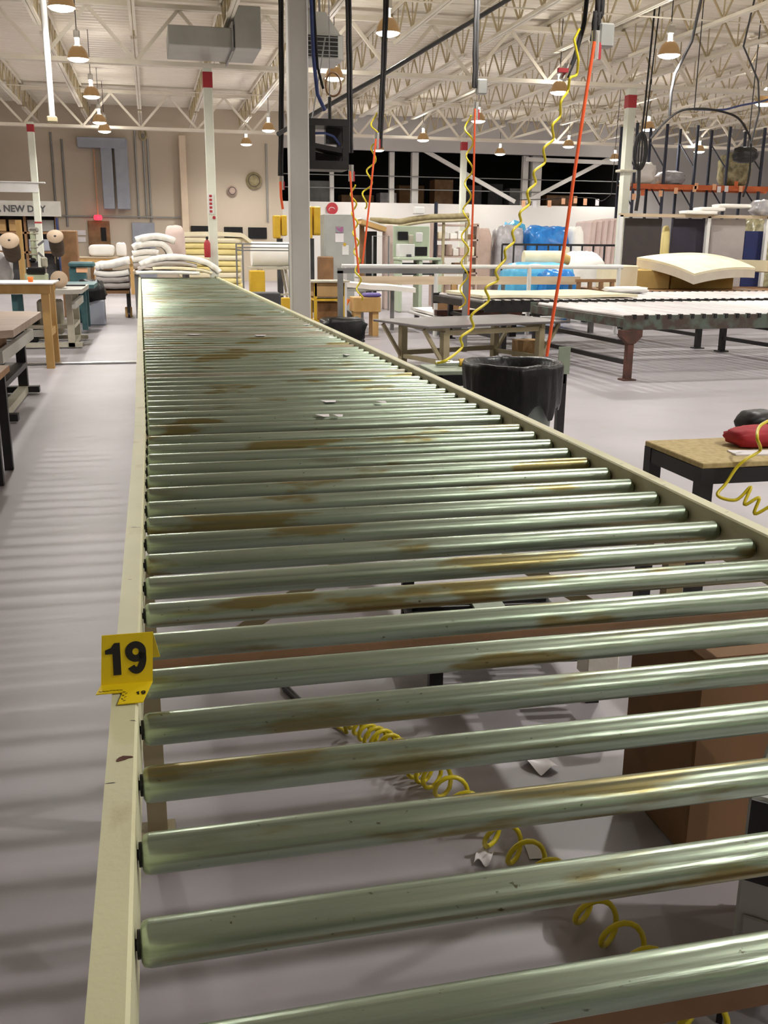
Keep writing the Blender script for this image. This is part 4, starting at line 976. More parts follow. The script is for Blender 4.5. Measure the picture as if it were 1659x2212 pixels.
bc = thing('burlap_canopy', 'sagging olive burlap roll draped over a steel frame', 'canopy', (at(905, 475, CYD).x, CYD+0.6, 0))
cp_ = [at(px, py, CYD+0.6)-bc.location for px, py in [(800, 476), (830, 477), (862, 479), (890, 474), (930, 469), (970, 468), (1012, 466)]]
B().tube(smoothpath(cp_, 5), 0.07, 9).build('burlap_roll', burlap, bc)
B().tube([p+Vector((0, -0.1, -0.10)) for p in smoothpath(cp_, 5)], 0.035, 7).build('frame_bar', tanframe, bc)
for px in (835, 960, 1010): p = at(px, 475, CYD+.6)-bc.location; B().box((p.x, 0.06, p.z/2-0.025), (0.06, 0.06, p.z-0.05)).build('post', tanframe, bc)
p = at(904, 462, CYD+0.6)
one('white_box', B().cbox((0, 0, 0.09), (0.25, 0.2, 0.17), 0.02), whitep, 'small white box on top of the burlap roll', 'box', (p.x, CYD+0.6, at(904, 466, CYD+.6).z+0.03))
sh = thing('shelving_unit', 'cluttered brown shelving beside the control board', 'shelving', (at(985, 560, 24).x, 24.2, 0))
for sx in (-1, 1): B().box((sx*0.55, 0, 1.0), (0.05, 0.4, 2.0)).build('side', skinwood, sh)
for k, z in enumerate((0.3, 0.8, 1.2, 1.6, 1.95)): B().box((0, 0, z), (1.12, 0.4, 0.04)).build('shelf', skinwood, sh)
rg = random.Random(11)
for z in (0.32, 0.82, 1.22, 1.62):
    x = -0.48
    while x < 0.42:
        w_ = min(rg.uniform(0.14, 0.26), 0.5-x); h_ = rg.uniform(0.12, 0.3)
        mt = rg.choice([fwhite, card, fpink, cardl, skinwood, clearwrap, fcream])
        one('storage_box', B().cbox((0, 0, h_/2), (w_-0.02, 0.3, h_), 0.015), mt, '%s box on the %s shelf of the cluttered brown shelving' % ({'white_batting': 'white', 'cardboard': 'brown', 'pinkish_fabric': 'pinkish', 'cardboard_light': 'light brown', 'tan_fabric': 'tan', 'grey_plastic_wrap': 'grey', 'cream_foam': 'cream'}[mt.name], {0.32: 'lowest', 0.82: 'second', 1.22: 'third', 1.62: 'fourth'}[z]), 'box', (sh.location.x+x+w_/2, 24.2, z+0.001), 0, 'goods on the brown shelving'); x += w_
p = at(952, 500, 23.4)
one('dark_pole', B().cyl((0, 0, 0), (0, 0, at(952, 435, 23.4).z), 0.045, n=10), darkblue, 'thin dark blue pole standing before the brown shelving', 'pole', (p.x, 23.85, 0))

# mezzanine: posts, braces, rails and stored goods
mz = 3.1
for px, w_, lab in [(718+0, 10, 'thin post on the mezzanine behind the hanging black cage'), (848, 12, 'grey post on the mezzanine left of the white diagonal brace'), (898, 16, 'white post at the head of the descending mezzanine brace'), (1137, 14, 'white post on the mezzanine near the rising brace'), (1160, 24, 'wide grey post next to the white post on the mezzanine')]:
    x = at(px, 380, YB+0.3).x; wd = w_*YB/2105*0.9
    one('mezzanine_post', B().cbox((0, 0, 1.0), (wd, wd, 2.0), 0.01), colm, lab, 'post', (x, YB+0.5, mz))
for (a, c, lab) in [((905, 318), (1112, 436), 'white diagonal brace descending from the mezzanine post'), ((1330, 335), (1135, 436), 'white diagonal brace rising to the pale column'), ((1135, 344), (1335, 352), 'level white bar high on the mezzanine')]:
    yo = YB+(0.10 if 'level' in lab else 0.2); p0, p1 = at(*a, yo), at(*c, yo); mid = (p0+p1)/2; mid.z = min(p0.z, p1.z)
    one('diagonal_brace', B().bar(p0-mid, p1-mid, 0.1, 0.16), colm, lab, 'brace', mid)
for k, zz in enumerate((3.65, 4.15)):
    one('mezzanine_rail', B().cyl((5.3, 0, 0), (19.8, 0, 0), 0.022, n=6), midgrey, ['lower grey guard rail along the mezzanine edge', 'upper grey guard rail along the mezzanine edge'][k], 'railing', (0, YB+0.28, zz))
rg = random.Random(5); x = 6.5
while x < 19:
    w_ = rg.uniform(0.7, 1.5); h_ = rg.uniform(0.4, 1.2); mt = rg.choice([card, darkgrey, clearwrap, brownwood, galvb, midgrey]); x += w_/2
    one('stored_crate', B().cbox((0, 0, h_/2), (w_, 0.8, h_), 0.02), mt, '%s %s storage crate on the dark mezzanine' % ('tall' if h_ > 0.8 else 'low', {'cardboard': 'brown', 'dark_grey_paint': 'dark grey', 'grey_plastic_wrap': 'pale wrapped', 'brown_wood': 'wooden', 'blue_grey_duct': 'blue-grey', 'mid_grey_tube': 'grey'}[mt.name]), 'crate', (x, 43.4+rg.uniform(-.4, .8), mz), 0, 'crates on the mezzanine'); x += w_/2+rg.uniform(0.05, 0.6)
ln = thing('tag_line', 'sagging line of pale orange tags before the white wall', 'line', (at(1200, 440, 30).x, 30.0, at(1200, 430, 30).z))
B().tube([at(1320, 420, 30)-ln.location, Vector((at(1320, 420, 30).x-ln.location.x+0.1, 0, 6.4-ln.location.z))], 0.01, 5).build('hanger', blackst, ln)
lp = [at(px, py, 30)-ln.location for px, py in [(1120, 432), (1150, 431), (1190, 430), (1230, 427), (1280, 428), (1300, 434), (1320, 420)]]
B().tube(smoothpath(lp, 4), 0.012, 5).build('line', blackst, ln)
for px, py, mt in [(1131, 440, orangetag), (1155, 441, paper), (1187, 440, orangetag), (1217, 434, orangetag), (1243, 432, orangetag), (1264, 436, orangetag), (1290, 437, paper)]:
    p = at(px, py, 30)-ln.location; B().box((p.x, 0, p.z), (0.12, 0.01, 0.2)).build('tag', mt, ln)

# ------------------------------------------------------------------ conveyor end: batting and foam
tops = gz(380, 596, 0.83)
def cv(px, Y): return at(px, 560, Y).x
zb0 = 0.833
def drape(pts, y0, y1, th, seed, nx=30, ny=10, amp=0.02):
    """long soft sheet following an (x, z) profile across, with wrinkles"""
    pr = smoothpath([Vector((p[0], 0, p[1])) for p in pts], 6); n = len(pr); b = B(); vs = []
    off = Vector((seed*3.1, seed*1.7, 0))
    for k in (0, 1):
        for j in range(ny+1):
            v = j/ny
            for i in range(n):
                a, c = pr[max(0, i-1)], pr[min(n-1, i+1)]; t_ = (c-a).normalized(); nr = Vector((-t_.z, 0, t_.x))
                w_ = amp*noise.noise(Vector((i*0.25, v*3, 0))+off)
                e_ = th*(0.82+0.18*math.sin(math.pi*v))
                p = pr[i]+nr*(w_+(e_/2 if k == 0 else -e_/2)); vs.append((p.x+0.03*noise.noise(Vector((v*4, seed, i*.1))), y0+(y1-y0)*v+0.05*noise.noise(Vector((i*0.3, seed, 4))), p.z))
    N = n*(ny+1); I = lambda i, j, k: k*N+j*n+i; fs = []
    for j in range(ny):
        for i in range(n-1): fs += [(I(i,j,0), I(i+1,j,0), I(i+1,j+1,0), I(i,j+1,0)), (I(i,j,1), I(i,j+1,1), I(i+1,j+1,1), I(i+1,j,1))]
    for i in range(n-1): fs += [(I(i,0,1), I(i+1,0,1), I(i+1,0,0), I(i,0,0)), (I(i+1,ny,1), I(i,ny,1), I(i,ny,0), I(i+1,ny,0))]
    for j in range(ny): fs += [(I(0,j+1,1), I(0,j,1), I(0,j,0), I(0,j+1,0)), (I(n-1,j,1), I(n-1,j+1,1), I(n-1,j+1,0), I(n-1,j,0))]
    return b.add(vs, fs, True)
def prof_px(pts, Y, x0, z0): return [(at(px, py, Y).x-x0, at(px, py, Y).z-z0) for px, py in pts]
X0 = cv(380, 19.6)
def dr_(pts, Y, dep, th, seed, mat, label, name='batting_sheet', amp=0.02):
    return one(name, drape(prof_px(pts, Y, X0, zb0), 0, dep, th, seed, amp=amp), mat, label, 'batting', (X0, Y, zb0))
dr_([(294, 590), (330, 589), (380, 589), (432, 591)], 19.3, 0.9, 0.065, 1, fwhite, 'white batting sheet at the bottom of the pile on the conveyor end', amp=0.008)
dr_([(330, 580), (360, 579), (400, 580), (428, 583), (446, 587), (458, 591)], 19.45, 0.8, 0.06, 2, fcream, 'cream batting sheet folded over the conveyor end pile', amp=0.006)
dr_([(303, 573), (318, 566), (338, 560), (358, 557), (385, 556), (420, 561), (446, 568), (464, 578), (475, 588)], 19.6, 0.9, 0.115, 3, fwhite, 'thick white batting sheet draped over the conveyor end pile', amp=0.012)
dr_([(298, 582), (318, 576), (345, 570), (375, 568), (405, 571), (426, 576)], 19.55, 0.8, 0.075, 9, fgrey, 'greyish batting layer in the middle of the conveyor end pile', amp=0.006)
for k, (pts, th, mt, lab) in enumerate([([(288, 575), (312, 573), (345, 573), (374, 575)], 0.14, fgrey, 'lowest grey-white fold of the batting pile beyond the conveyor'), ([(285, 561), (304, 559), (335, 558), (356, 560)], 0.135, fwhite, 'second fold of the batting pile beyond the conveyor'), ([(286, 549), (305, 545), (328, 544), (343, 546)], 0.135, fwhite, 'third fold of the batting pile beyond the conveyor'), ([(287, 536), (302, 529), (332, 526), (352, 529), (365, 541), (370, 558)], 0.14, fwhite, 'topmost drooping fold of the batting pile beyond the conveyor'), ([(293, 519), (312, 514), (336, 511), (358, 514), (378, 521)], 0.14, fwhite, 'flat white batting slab topping the pile beyond the conveyor')]):
    Y = 20.9
    one('folded_batting', drape(prof_px(pts, Y, cv(328, Y), 0.93), 0, 1.0, th, 20+k, amp=0.009), mt, lab, 'batting', (cv(328, Y), Y, 0.93))
one('pink_cushion', B().pillow((0, 0, 0.45), (0.42, 0.6, 0.9), 84, 0.4, 0.06), fpink, 'pinkish cushion block between white and yellow foam piles', 'cushion', (cv(380, 22.35), 22.35, 0.93))
bt = thing('end_table', 'plain low table carrying batting beyond the conveyor end', 'table', (cv(347, 21.6), 21.6, 0))
B().box((0, 0, 0.9), (1.12, 2.1, 0.06)).build('top', plank, bt)
for sx in (-1, 1):
    for sy in (-1, 1): B().box((sx*0.5, sy*0.95, 0.435), (0.08, 0.08, 0.87)).build('leg', midgrey, bt)
# left leaning pile on a dark low cart
lc = thing('low_cart', 'low dark cart under the folded batting left of the conveyor', 'cart', (at(244, 625, 21.2).x, 21.3, 0))
B().box((0, 0, 0.515), (0.66, 1.2, 0.06)).build('deck', brownwood, lc)
for sx in (-1, 1):
    for sy in (-1, 1): B().box((sx*0.3, sy*0.5, 0.29), (0.06, 0.06, 0.41)).build('leg', blackst, lc); B().cyl((sx*0.3-0.02, sy*0.5, 0.06), (sx*0.3+0.02, sy*0.5, 0.06), 0.06, n=12).build('wheel', blackst, lc)
for k, (pts, th, mt, lab) in enumerate([([(214, 617), (235, 618), (258, 618), (280, 617)], 0.13, fgrey, 'lowest grey batting fold on the low dark cart'), ([(207, 603), (230, 605), (258, 605), (279, 602)], 0.12, fgrey, 'second grey batting fold on the low dark cart'), ([(203, 588), (222, 592), (256, 592), (278, 588)], 0.12, fwhite, 'third batting fold on the low dark cart'), ([(205, 578), (216, 574), (238, 572), (260, 567), (278, 563)], 0.16, fwhite, 'bulging white batting bundle atop the low dark cart')]):
    one('folded_batting', drape(prof_px(pts, 20.75, lc.location.x, 0.452), 0, 1.0, th, 40+k, amp=0.009), mt, lab, 'batting', (lc.location.x, 20.75, 0.452))
# yellow foam stack behind the white column
fy = 24.4
fs0, fs1 = at(388, 560, fy).x, at(525, 560, fy).x
pl = thing('foam_pallet', 'wooden pallet under the yellow foam stack', 'pallet', ((fs0+fs1)/2, fy+0.6, 0))
for k in range(5): B().box((-0.75+k*0.375, 0, 0.11), (0.28, 1.2, 0.02)).build('deck_board', plank, pl)
for k in range(3): B().box((0, -0.5+k*0.5, 0.05), (fs1-fs0, 0.1, 0.1)).build('runner', plank, pl)
z = 0.122; k = 0
while z < 1.55:
    th = 0.135; mt = fyel if k % 3 != 1 else fcream
    one('foam_slab', B().pillow((0, 0, th/2), (fs1-fs0+random.uniform(-.06, .06), 1.15, th*1.02), 90+k, 0.22, 0.03, 3), mt, 'pale yellow foam slab in the stack behind the white column', 'foam', ((fs0+fs1)/2+random.uniform(-.03, .03), fy+0.6, z), 0, 'yellow foam stack'); z += th; k += 1
LS = fs1-fs0+0.26; us = (fs1-fs0+0.02)/LS
one('foam_slab', B().sheet(0, LS, 0, 1.2, lambda u, v: 0.115+0.02*math.sin(math.pi*min(1, u/us))-1.3*max(0, u-us), 0.10, 26, 6), fcream, 'curved cream foam slab topping the yellow foam stack', 'foam', (fs0-0.02, fy, z-0.005))
fe = thing('fire_extinguisher', 'red fire extinguisher hanging on the white column', 'extinguisher', (at(448, 545, 22.5).x, 22.48, at(448, 556, 22.5).z))
B().lathe([(0.001, 0), (0.065, 0.0), (0.07, 0.02), (0.07, 0.30), (0.04, 0.36), (0.02, 0.38), (0.001, 0.38)], 14).build('cylinder', redp, fe)
B().cbox((0, -0.02, 0.41), (0.05, 0.12, 0.06), 0.01).build('valve', blackst, fe)
# wire cart and cream bundle right of it
wc = thing('wire_cart', 'grey wire sided cart beside the yellow foam stack', 'cart', (at(512, 560, 19.5).x, 19.6, 0))
LW = at(626, 530, 19.5).x-wc.location.x; z1 = at(560, 527, 19.5).z; zs = [z1, at(560, 535, 19.5).z, at(560, 541, 19.5).z]
for zz in zs: B().cyl((0, 0, zz), (LW, 0, zz), 0.014, n=6).build('top_wire', midgrey, wc)
for x in (0.0, 0.12, LW): B().cyl((x, 0, 0.1), (x, 0, z1), 0.018, n=6).build('post', midgrey, wc)
B().box((LW/2, 0.35, 0.16), (LW, 0.7, 0.05)).build('deck', darkgrey, wc)
for x in (0.1, LW-0.1):
    for y in (0.08, 0.62): B().cyl((x-0.02, y, 0.07), (x+0.02, y, 0.07), 0.07, n=12).build('wheel', blackst, wc)
ry = 20.8
rt_ = thing('roll_table', 'tan framed table carrying the big white roll', 'table', (at(592, 590, ry).x, ry+0.4, 0))
zt = at(590, 578, ry).z
B().box((0, 0, zt-0.02), (0.95, 0.8, 0.04)).build('top', castcream, rt_)
for sx in (-1, 1):
    B().bar((sx*0.25, -0.3, zt-0.04), (sx*0.42, -0.3, 0.0), 0.05, 0.05).build('leg', castcream, rt_); B().bar((sx*0.25, 0.3, zt-0.04), (sx*0.42, 0.3, 0.0), 0.05, 0.05).build('leg', castcream, rt_)
    B().bar((sx*0.33, -0.3, 0.45), (sx*0.33, 0.3, 0.45), 0.04, 0.04).build('cross_bar', castcream, rt_)
B().box((0, -0.3, 0.45), (0.66, 0.04, 0.04)).build('stretcher', castcream, rt_)
b = B().cyl((-0.42, 0, 0.26), (0.5, 0, 0.26), 0.25, n=22)
big = one('white_roll', b, fwhite, 'big white batting roll lying on the tan framed table', 'roll', (rt_.location.x, ry+0.4, zt+0.004))
blk(at(543, 620, 20.2).x, at(575, 620, 20.2).x, 20.36, 20.7, 0.0, at(550, 585, 20.2).z, yelmach, 'yellow painted machine base beside the roll table', 'yellow_plinth')
blk(at(535, 640, 18.0).x, at(605, 640, 18.0).x, 17.9, 18.35, 0.0, at(570, 632, 18).z, darkgrey, 'long dark machine bed behind the conveyor rail', 'machine_bed')
one('yellow_post', B().cbox((0, 0, 0.31), (0.14, 0.14, 0.62), 0.01), yelmach, 'short yellow guard post beside the big column', 'post', (at(617, 650, 16.5).x, 16.5, 0))
one('black_board', B().box((0, 0, 0.15), (0.75, 0.04, 0.3)), screen, 'black chalk panel on the wall left of the pilaster', 'board', (at(434, 498, 40.4).x, 40.46, at(434, 504, 40.4).z-0.02), 0)
for k, (a, c, y0, y1, lab) in enumerate([(484, 525, 490, 514, 'black wall panel just right of the white column'), (536, 577, 491, 516, 'black wall panel nearest the big column')]):
    p0, p1 = at(a, y0, 40.4), at(c, y1, 40.4)
    one('black_board', B().cbox(((0), 0, (p0.z-p1.z)/2), (p1.x-p0.x, 0.05, p0.z-p1.z), 0.01), screen, lab, 'board', ((p0.x+p1.x)/2, 40.46, p1.z))
for px, py, r_, lab, mt in [(549, 390, 0.32, 'round grey wall fan high on the back wall', burlap), (502, 412, 0.2, 'small tan round wall horn on the back wall', skinwood)]:
    p = at(px, py, 40.3); f_ = thing('wall_fan', lab, 'fan', (p.x, 40.44, p.z))
    B().lathe([(0.001, 0.14), (r_*0.3, 0.14), (r_, 0.08), (r_, 0.0), (0.001, -0.03)], 20, axis=Matrix.Rotation(math.pi/2, 3, 'X')).build('housing', mt, f_)
    B().tube([(r_*0.7*math.cos(a), -0.13, r_*0.7*math.sin(a)) for a in [2*math.pi*k/16 for k in range(16)]], 0.012, 5, True).build('guard_ring', darkgrey, f_)

# ------------------------------------------------------------------ back wall at the left
p = at(214, 500, 40.4); p1 = at(238, 520, 40.4)
dw = (at(237, 500, 40.4).x-at(190, 500, 40.4).x)
dr = B().cbox((0, 0, 1.12), (dw, 0.08, 2.24), 0.01).build('door_1', brownwood, None, (p.x, 40.45, 0)); dr['kind'] = 'structure'
B().box((dw*0.2, -0.05, 1.75), (dw*0.25, 0.02, 0.5)).build('pane', screen, dr)
dg = at(310, 500, 40.4); dw = at(336, 500, 40.4).x-at(287, 500, 40.4).x
d2 = B().cbox((0, 0, 1.1), (dw, 0.08, 2.2), 0.01).build('door_2', galvb, None, (dg.x, 40.45, 0)); d2['kind'] = 'structure'
ex = thing('exit_sign', 'glowing red exit lamp above the brown door', 'sign', (at(212, 470, 40.3).x, 40.19, at(212, 476, 40.3).z))
B().lathe([(0.001, 0.0), (0.13, 0.01), (0.16, 0.09), (0.13, 0.19), (0.001, 0.2)], 16).build('red_lens', exitm, ex)
B().box((0, 0.155, 0.1), (0.2, 0.04, 0.16)).build('back_plate', whitep, ex)
B().cyl((0, 0.15, 0.17), (0, 0.15, 2.59), 0.025, n=6).build('conduit', orangetag, ex)
for k, (px, y0, y1, lab) in enumerate([(108, 285, 470, 'thin dark conduit on the back wall beside the white door column'), (132, 300, 490, 'dark conduit running down to the thread machines'), (308, 290, 472, 'conduit on the back wall right of the wall ducts'), (290, 280, 472, 'thin conduit close to the wall ducts'), (575, 310, 480, 'faint conduit near the wall fan'), (318, 300, 480, 'slim conduit next to the grey door')]):
    p0, p1 = at(px, y0, 40.4), at(px+(14 if k < 2 else 10), y1, 40.4); x = p0.x
    one('wall_conduit', B().cyl((0, 0, 0), (0, 0, p0.z-p1.z), 0.04, n=8), galv if k > 1 else midgrey, lab, 'conduit', (x, 40.465, p1.z))
one('wall_conduit', B().cyl((at(95, 467, 40.4).x, 0, 0), (at(390, 470, 40.4).x, 0, 0), 0.03, n=6), galv, 'long level conduit crossing the back wall above the doors', 'conduit', (0, 40.398, at(250, 468, 40.4).z))
wd_ = thing('wall_ducts', 'pair of blue-grey ducts running down the back wall', 'duct', (at(245, 450, 40.2).x, 40.2, at(245, 452, 40.2).z))
bx0 = wd_.location
for a, c in ((215, 240), (245, 274)):
    p0, p1 = at(a, 300, 40.2), at(c, 452, 40.2)
    B().cbox(((p0.x+at(c, 300, 40.2).x)/2-bx0.x, 0, (p0.z-p1.z)/2), (at(c, 300, 40.2).x-p0.x, 0.4, p0.z-p1.z), 0.02).build('duct', galvb, wd_)
p0, p1 = at(166, 296, 40.2), at(272, 322, 40.2)
B().cbox(((p0.x+p1.x)/2-bx0.x, -0.02, (p0.z+p1.z)/2-bx0.z), (p1.x-p0.x, 0.42, p0.z-p1.z), 0.02).build('header_duct', galvb, wd_)
p = at(308, 290, 40.3)
one('hose_ring', B().tube([(0.12*math.cos(a), 0, 0.2+0.2*math.sin(a)) for a in [2*math.pi*k/20 for k in range(20)]], 0.04, 7, True), burlap, 'oval coil of hose hung high on the back wall', 'hose', (p.x, 40.388, p.z-0.2))
# white beam, banner and shelf at the far left
bmz = at(40, 405, 34).z
bm = thing('door_beam', 'white beam spanning from the red banded column over the banner', 'beam', (pA.x-3.1, 34.0, bmz-0.16))
B().box((1.55, 0, 0.16), (3.3, 0.24, 0.28)).build('web', whitep, bm)
B().box((1.6, 0, 0.32), (3.6, 0.34, 0.03)).build('top_flange', whitep, bm)
pb_ = at(38, 450, 36.5)
bnr = thing('banner', 'dark grey banner reading A NEW DAY above the brown shelf', 'banner', (pb_.x, 36.5, pb_.z))
B().box((-0.3, 0.03, 0), (3.4, 0.03, 0.5)).build('board', greytop, bnr)
text('lettering', 'A NEW DAY', 0.30, darkgrey, bnr, (0.08, 0.005, -0.02), (math.pi/2, 0, 0), bold=0.010, sx=0.98)
pw = at(38, 480, 36.7)
wsf = thing('brown_wall_unit', 'brown wall unit with shelves under the banner', 'shelving', (pw.x-0.4, 36.9, 0))
B().box((0, 0.35, 1.2), (3.4, 0.05, 2.4)).build('back', darkgrey, wsf)
for z in (1.1, 1.75, 2.35): B().box((0, 0.1, z), (3.4, 0.5, 0.07)).build('shelf', brownwood, wsf)
for x in (-1.65, -0.5, 0.62, 1.65): B().box((x, 0.1, 1.2), (0.08, 0.5, 2.4)).build('upright', brownwood, wsf)
rg = random.Random(3)
for z in (1.14, 1.79):
    for k in range(6):
        mt = rg.choice([galvb, cardl, whitep, galv]); one('shelf_box', B().cbox((0, 0, 0.2), (0.42, 0.3, 0.4), 0.02), mt, '%s box on the %s shelf of the brown wall unit' % ({'blue_grey_duct': 'blue-grey', 'cardboard_light': 'brown', 'white_paint': 'white', 'galvanised_duct': 'grey'}[mt.name], 'lower' if z < 1.5 else 'upper'), 'box', (wsf.location.x+(-1.33, -0.83, -0.22, 0.30, 0.89, 1.37)[k], 36.98, z+0.001), 0, 'boxes on the brown wall unit')

# ------------------------------------------------------------------ left side benches and machines
def work_table(name, label, x1, y0, y1, zt, top_mat, W=1.1, frame=blackst, chamfer=0.12, shelf=True, skid=True):
    """machine table whose right edge is at x1"""
    r = thing(name, label, 'table', (x1-W/2, (y0+y1)/2, 0)); D = y1-y0; h = W/2; d = D/2
    B().prism([(-h, -d), (h-chamfer, -d), (h, -d+chamfer), (h, d-chamfer), (h-chamfer, d), (-h, d)], zt-0.06, zt).build('top', top_mat, r)
    for sy in (-1, 1):
        B().box((h-0.2, sy*(d-0.35), (zt-0.06)/2+0.02), (0.09, 0.09, zt-0.1)).build('leg', frame, r)
        B().box((-h+0.2, sy*(d-0.35), (zt-0.06)/2+0.02), (0.09, 0.09, zt-0.1)).build('leg', frame, r)
        if skid: B().box((0, sy*(d-0.35), 0.05), (W-0.1, 0.1, 0.06)).build('foot_bar', frame, r)
    if shelf:
        B().box((h-0.12, 0, zt-0.22), (0.05, D-0.2, 0.10)).build('drawer_rail', greytop, r)
        B().box((0.0, 0, 0.30), (W-0.3, D-0.8, 0.05)).build('shelf', frame, r)
        B().box((h-0.2, 0, 0.05), (0.09, D-0.6, 0.07)).build('skid', castcream, r)
    return r
t1 = work_table('machine_table', 'brown topped machine table on dark frame left of the aisle', -1.12, 8.35, 10.75, 0.80, benchtop, 1.3)
B().cbox((0.1, -0.5, 0.60), (0.7, 0.9, 0.16), 0.01).build('drawer', brownwood, t1)
B().cbox((0.2, 0.3, 0.45), (0.3, 0.35, 0.25), 0.03).build('motor', darkgrey, t1)
bp = thing('black_post_stand', 'black steel stand at the aisle in front of the brown table', 'stand', (-1.25, 6.5, 0))
for x in (0.24, -0.5): B().box((x, -0.1, 0.33), (0.055, 0.055, 0.66)).build('leg', blackst, bp); B().box((x, 0.35, 0.33), (0.055, 0.055, 0.66)).build('leg', blackst, bp)
B().box((-0.13, 0.12, 0.68), (0.85, 0.55, 0.04)).build('top', brownwood, bp)
pn = thing('pine_frame_table', 'raw pine frame table with white topped edge', 'table', (-1.9, 12.9, 0))
lx = gz(115, 797, 0).x+1.9-0.03
zt = 1.0
B().box((-0.35, 0.35, zt-0.05), (2.1+0.0, 0.04, 0.10)).build('apron', pine, pn); B().box((lx-1.0, -0.42, zt-0.06), (2.14, 0.045, 0.10)).build('apron', pine, pn)
B().cbox((lx-1.0, -0.03, zt+0.008), (2.2, 0.9, 0.02), 0.004).build('top', whitep, pn)
for y in (-0.38, 0.32):
    lgb = B().box((lx, y, (zt-0.02)/2), (0.09, 0.09, zt-0.02)).build('leg', pine, pn)
    B().box((lx-1.9, y, (zt-0.02)/2), (0.09, 0.09, zt-0.02)).build('leg', pine, pn)
B().box((lx, -0.03, 0.42), (0.06, 0.72, 0.09)).build('side_rail', pine, pn)
B().box((lx-0.95, -0.38, 0.42), (1.85, 0.04, 0.08)).build('front_rail', greytop, pn)
p = gz(75, 606, zt+0.02)
one('orange_cup', B().lathe([(0.001, 0), (0.028, 0.0), (0.034, 0.06), (0.030, 0.06), (0.025, 0.005), (0.001, 0.005)], 14), orangedot, 'small orange cup standing on the pine frame table', 'cup', (p.x, 12.65, zt+0.02))
t3 = work_table('machine_table', 'grey topped table on cast cream pedestal carrying the thread machine', -0.98, 14.55, 16.5, 0.84, greytop, 1.9, castcream)
B().cbox((0.45, -0.2, 0.42), (0.35, 0.3, 0.5), 0.03).build('pedestal', castcream, t3)
B().cbox((0.1, -0.3, 0.28), (0.35, 0.3, 0.42), 0.02).build('motor', screen, t3)
# sewing machine with thread cones
Y3 = 15.4
def lx3(px, py, Y=Y3): return at(px, py, Y)
sm_ = thing('thread_machine', 'pale green industrial stitching machine on the grey topped table', 'machine', (at(75, 600, Y3).x, Y3, 0.842))
o = sm_.location
def mbox(a, c, yt, yb, dy, th, mat, nm, par=None, bev=0.02):
    p0, p1 = at(a, yt, Y3), at(c, yb, Y3)
    return B().cbox(((p0.x+p1.x)/2-o.x, dy, (p0.z+p1.z)/2-o.z), (p1.x-p0.x, th, p0.z-p1.z), bev).build(nm, mat, par or sm_)
B().box((0, 0, 0.02), (0.5, 0.4, 0.04)).build('bed', castcream, sm_)
mbox(55, 104, 590, 607, 0, 0.3, machgreen, 'base'); mbox(59, 101, 577, 592, -0.05, 0.25, screen, 'opening')
mbox(54, 60, 560, 606, -0.05, 0.05, tanframe, 'strut'); mbox(65, 80, 500, 565, 0, 0.16, machgreen, 'column')
for k in range(4): mbox(64, 82, 503+k*15, 506+k*15, 0, 0.18, castcream, 'ring')
mbox(62, 83, 491, 502, 0, 0.18, chrome, 'cap'); mbox(64, 80, 557, 567, 0, 0.2, screen, 'collar'); mbox(88, 103, 555, 578, 0, 0.14, castcream, 'needle_head')
for sx in ((82, 530, 95, 520), (82, 545, 98, 560)):
    B().bar(at(sx[0], sx[1], Y3)-o, at(sx[2], sx[3], Y3)-o, 0.03, 0.03).build('arm', midgrey, sm_)
def cone(px, py, rpx, Y, label, side='face', h=0.34):
    p = at(px, py, Y); r_ = rpx*Y/2105
    if side == 'face':      # spool disc seen from above-front with thread below
        rz_ = Matrix.Rotation(math.radians(50), 3, 'X')
    else: rz_ = Matrix.Rotation(math.radians(85), 3, 'X')
    c_ = thing('thread_spool', label, 'spool', (p.x, Y, p.z if side == 'face' else 0.843+r_))
    B().lathe([(0.012, 0.012), (r_, 0.012), (r_, -0.006), (0.012, -0.006)], 24, axis=rz_).build('flange', spoolm, c_)
    B().lathe([(r_*0.86, -0.004), (r_*0.9, -h*0.6), (r_*0.8, -h), (0.001, -h)], 22, axis=rz_).build('thread', thread, c_)
    B().lathe([(0.001, 0.014), (0.018, 0.014), (0.018, 0.005)], 12, axis=rz_).build('core', blackst, c_)
    return c_
cone(20, 520, 19, 14.9, 'large brown thread spool on the stand left of the stitching machine'); cone(119, 511, 16, 15.2, 'brown thread spool right of the stitching machine head'); cone(127, 594, 17, 15.0, 'low thread spool beside the grey table edge', 'side', 0.12)
sst = thing('spool_stand', 'dark stand with rods holding the thread spools', 'stand', (at(90, 600, 15.6).x, 15.8, 0.842))
for px, yt in ((20, 540), (119, 520), (122, 470), (127, 560)):
    p = at(px, yt, 15.8)-sst.location
    B().cyl((p.x, 0, 0), (p.x, 0, max(0.05, p.z)), 0.018, n=8).build('rod', bluecable if px == 122 else blackst, sst)
B().box((0, 0, 0.01), (1.2, 0.2, 0.02)).build('base', darkgrey, sst)
p0, p1 = at(36, 475, 16.05), at(46, 520, 16.05)
one('wooden_rod', B().cyl((0, 0, 0), (0.0, 0, 0.95), 0.045, n=12), pine, 'upright pine rod behind the stitching machine', 'rod', ((p0.x+p1.x)/2, 16.05, 0.842))
tc2 = work_table('machine_table', 'teal painted low machine table beyond the grey topped one', -0.95, 17.2, 18.6, 0.80, teal, 1.5, teal, 0.05, False, False)
p0, p1 = at(146, 566, 19.5), at(203, 576, 19.5)
tt = thing('teal_machine', 'teal machine with flat top beside the left aisle', 'machine', ((p0.x+p1.x)/2, 19.8, 0))
B().cbox((0, 0, p0.z-0.05), (p1.x-p0.x, 0.5, 0.10), 0.03).build('flat_top', teal, tt); B().cbox((-0.08, 0, (p0.z-0.1)/2), (0.3, 0.4, p0.z-0.1), 0.02).build('body', teal, tt)
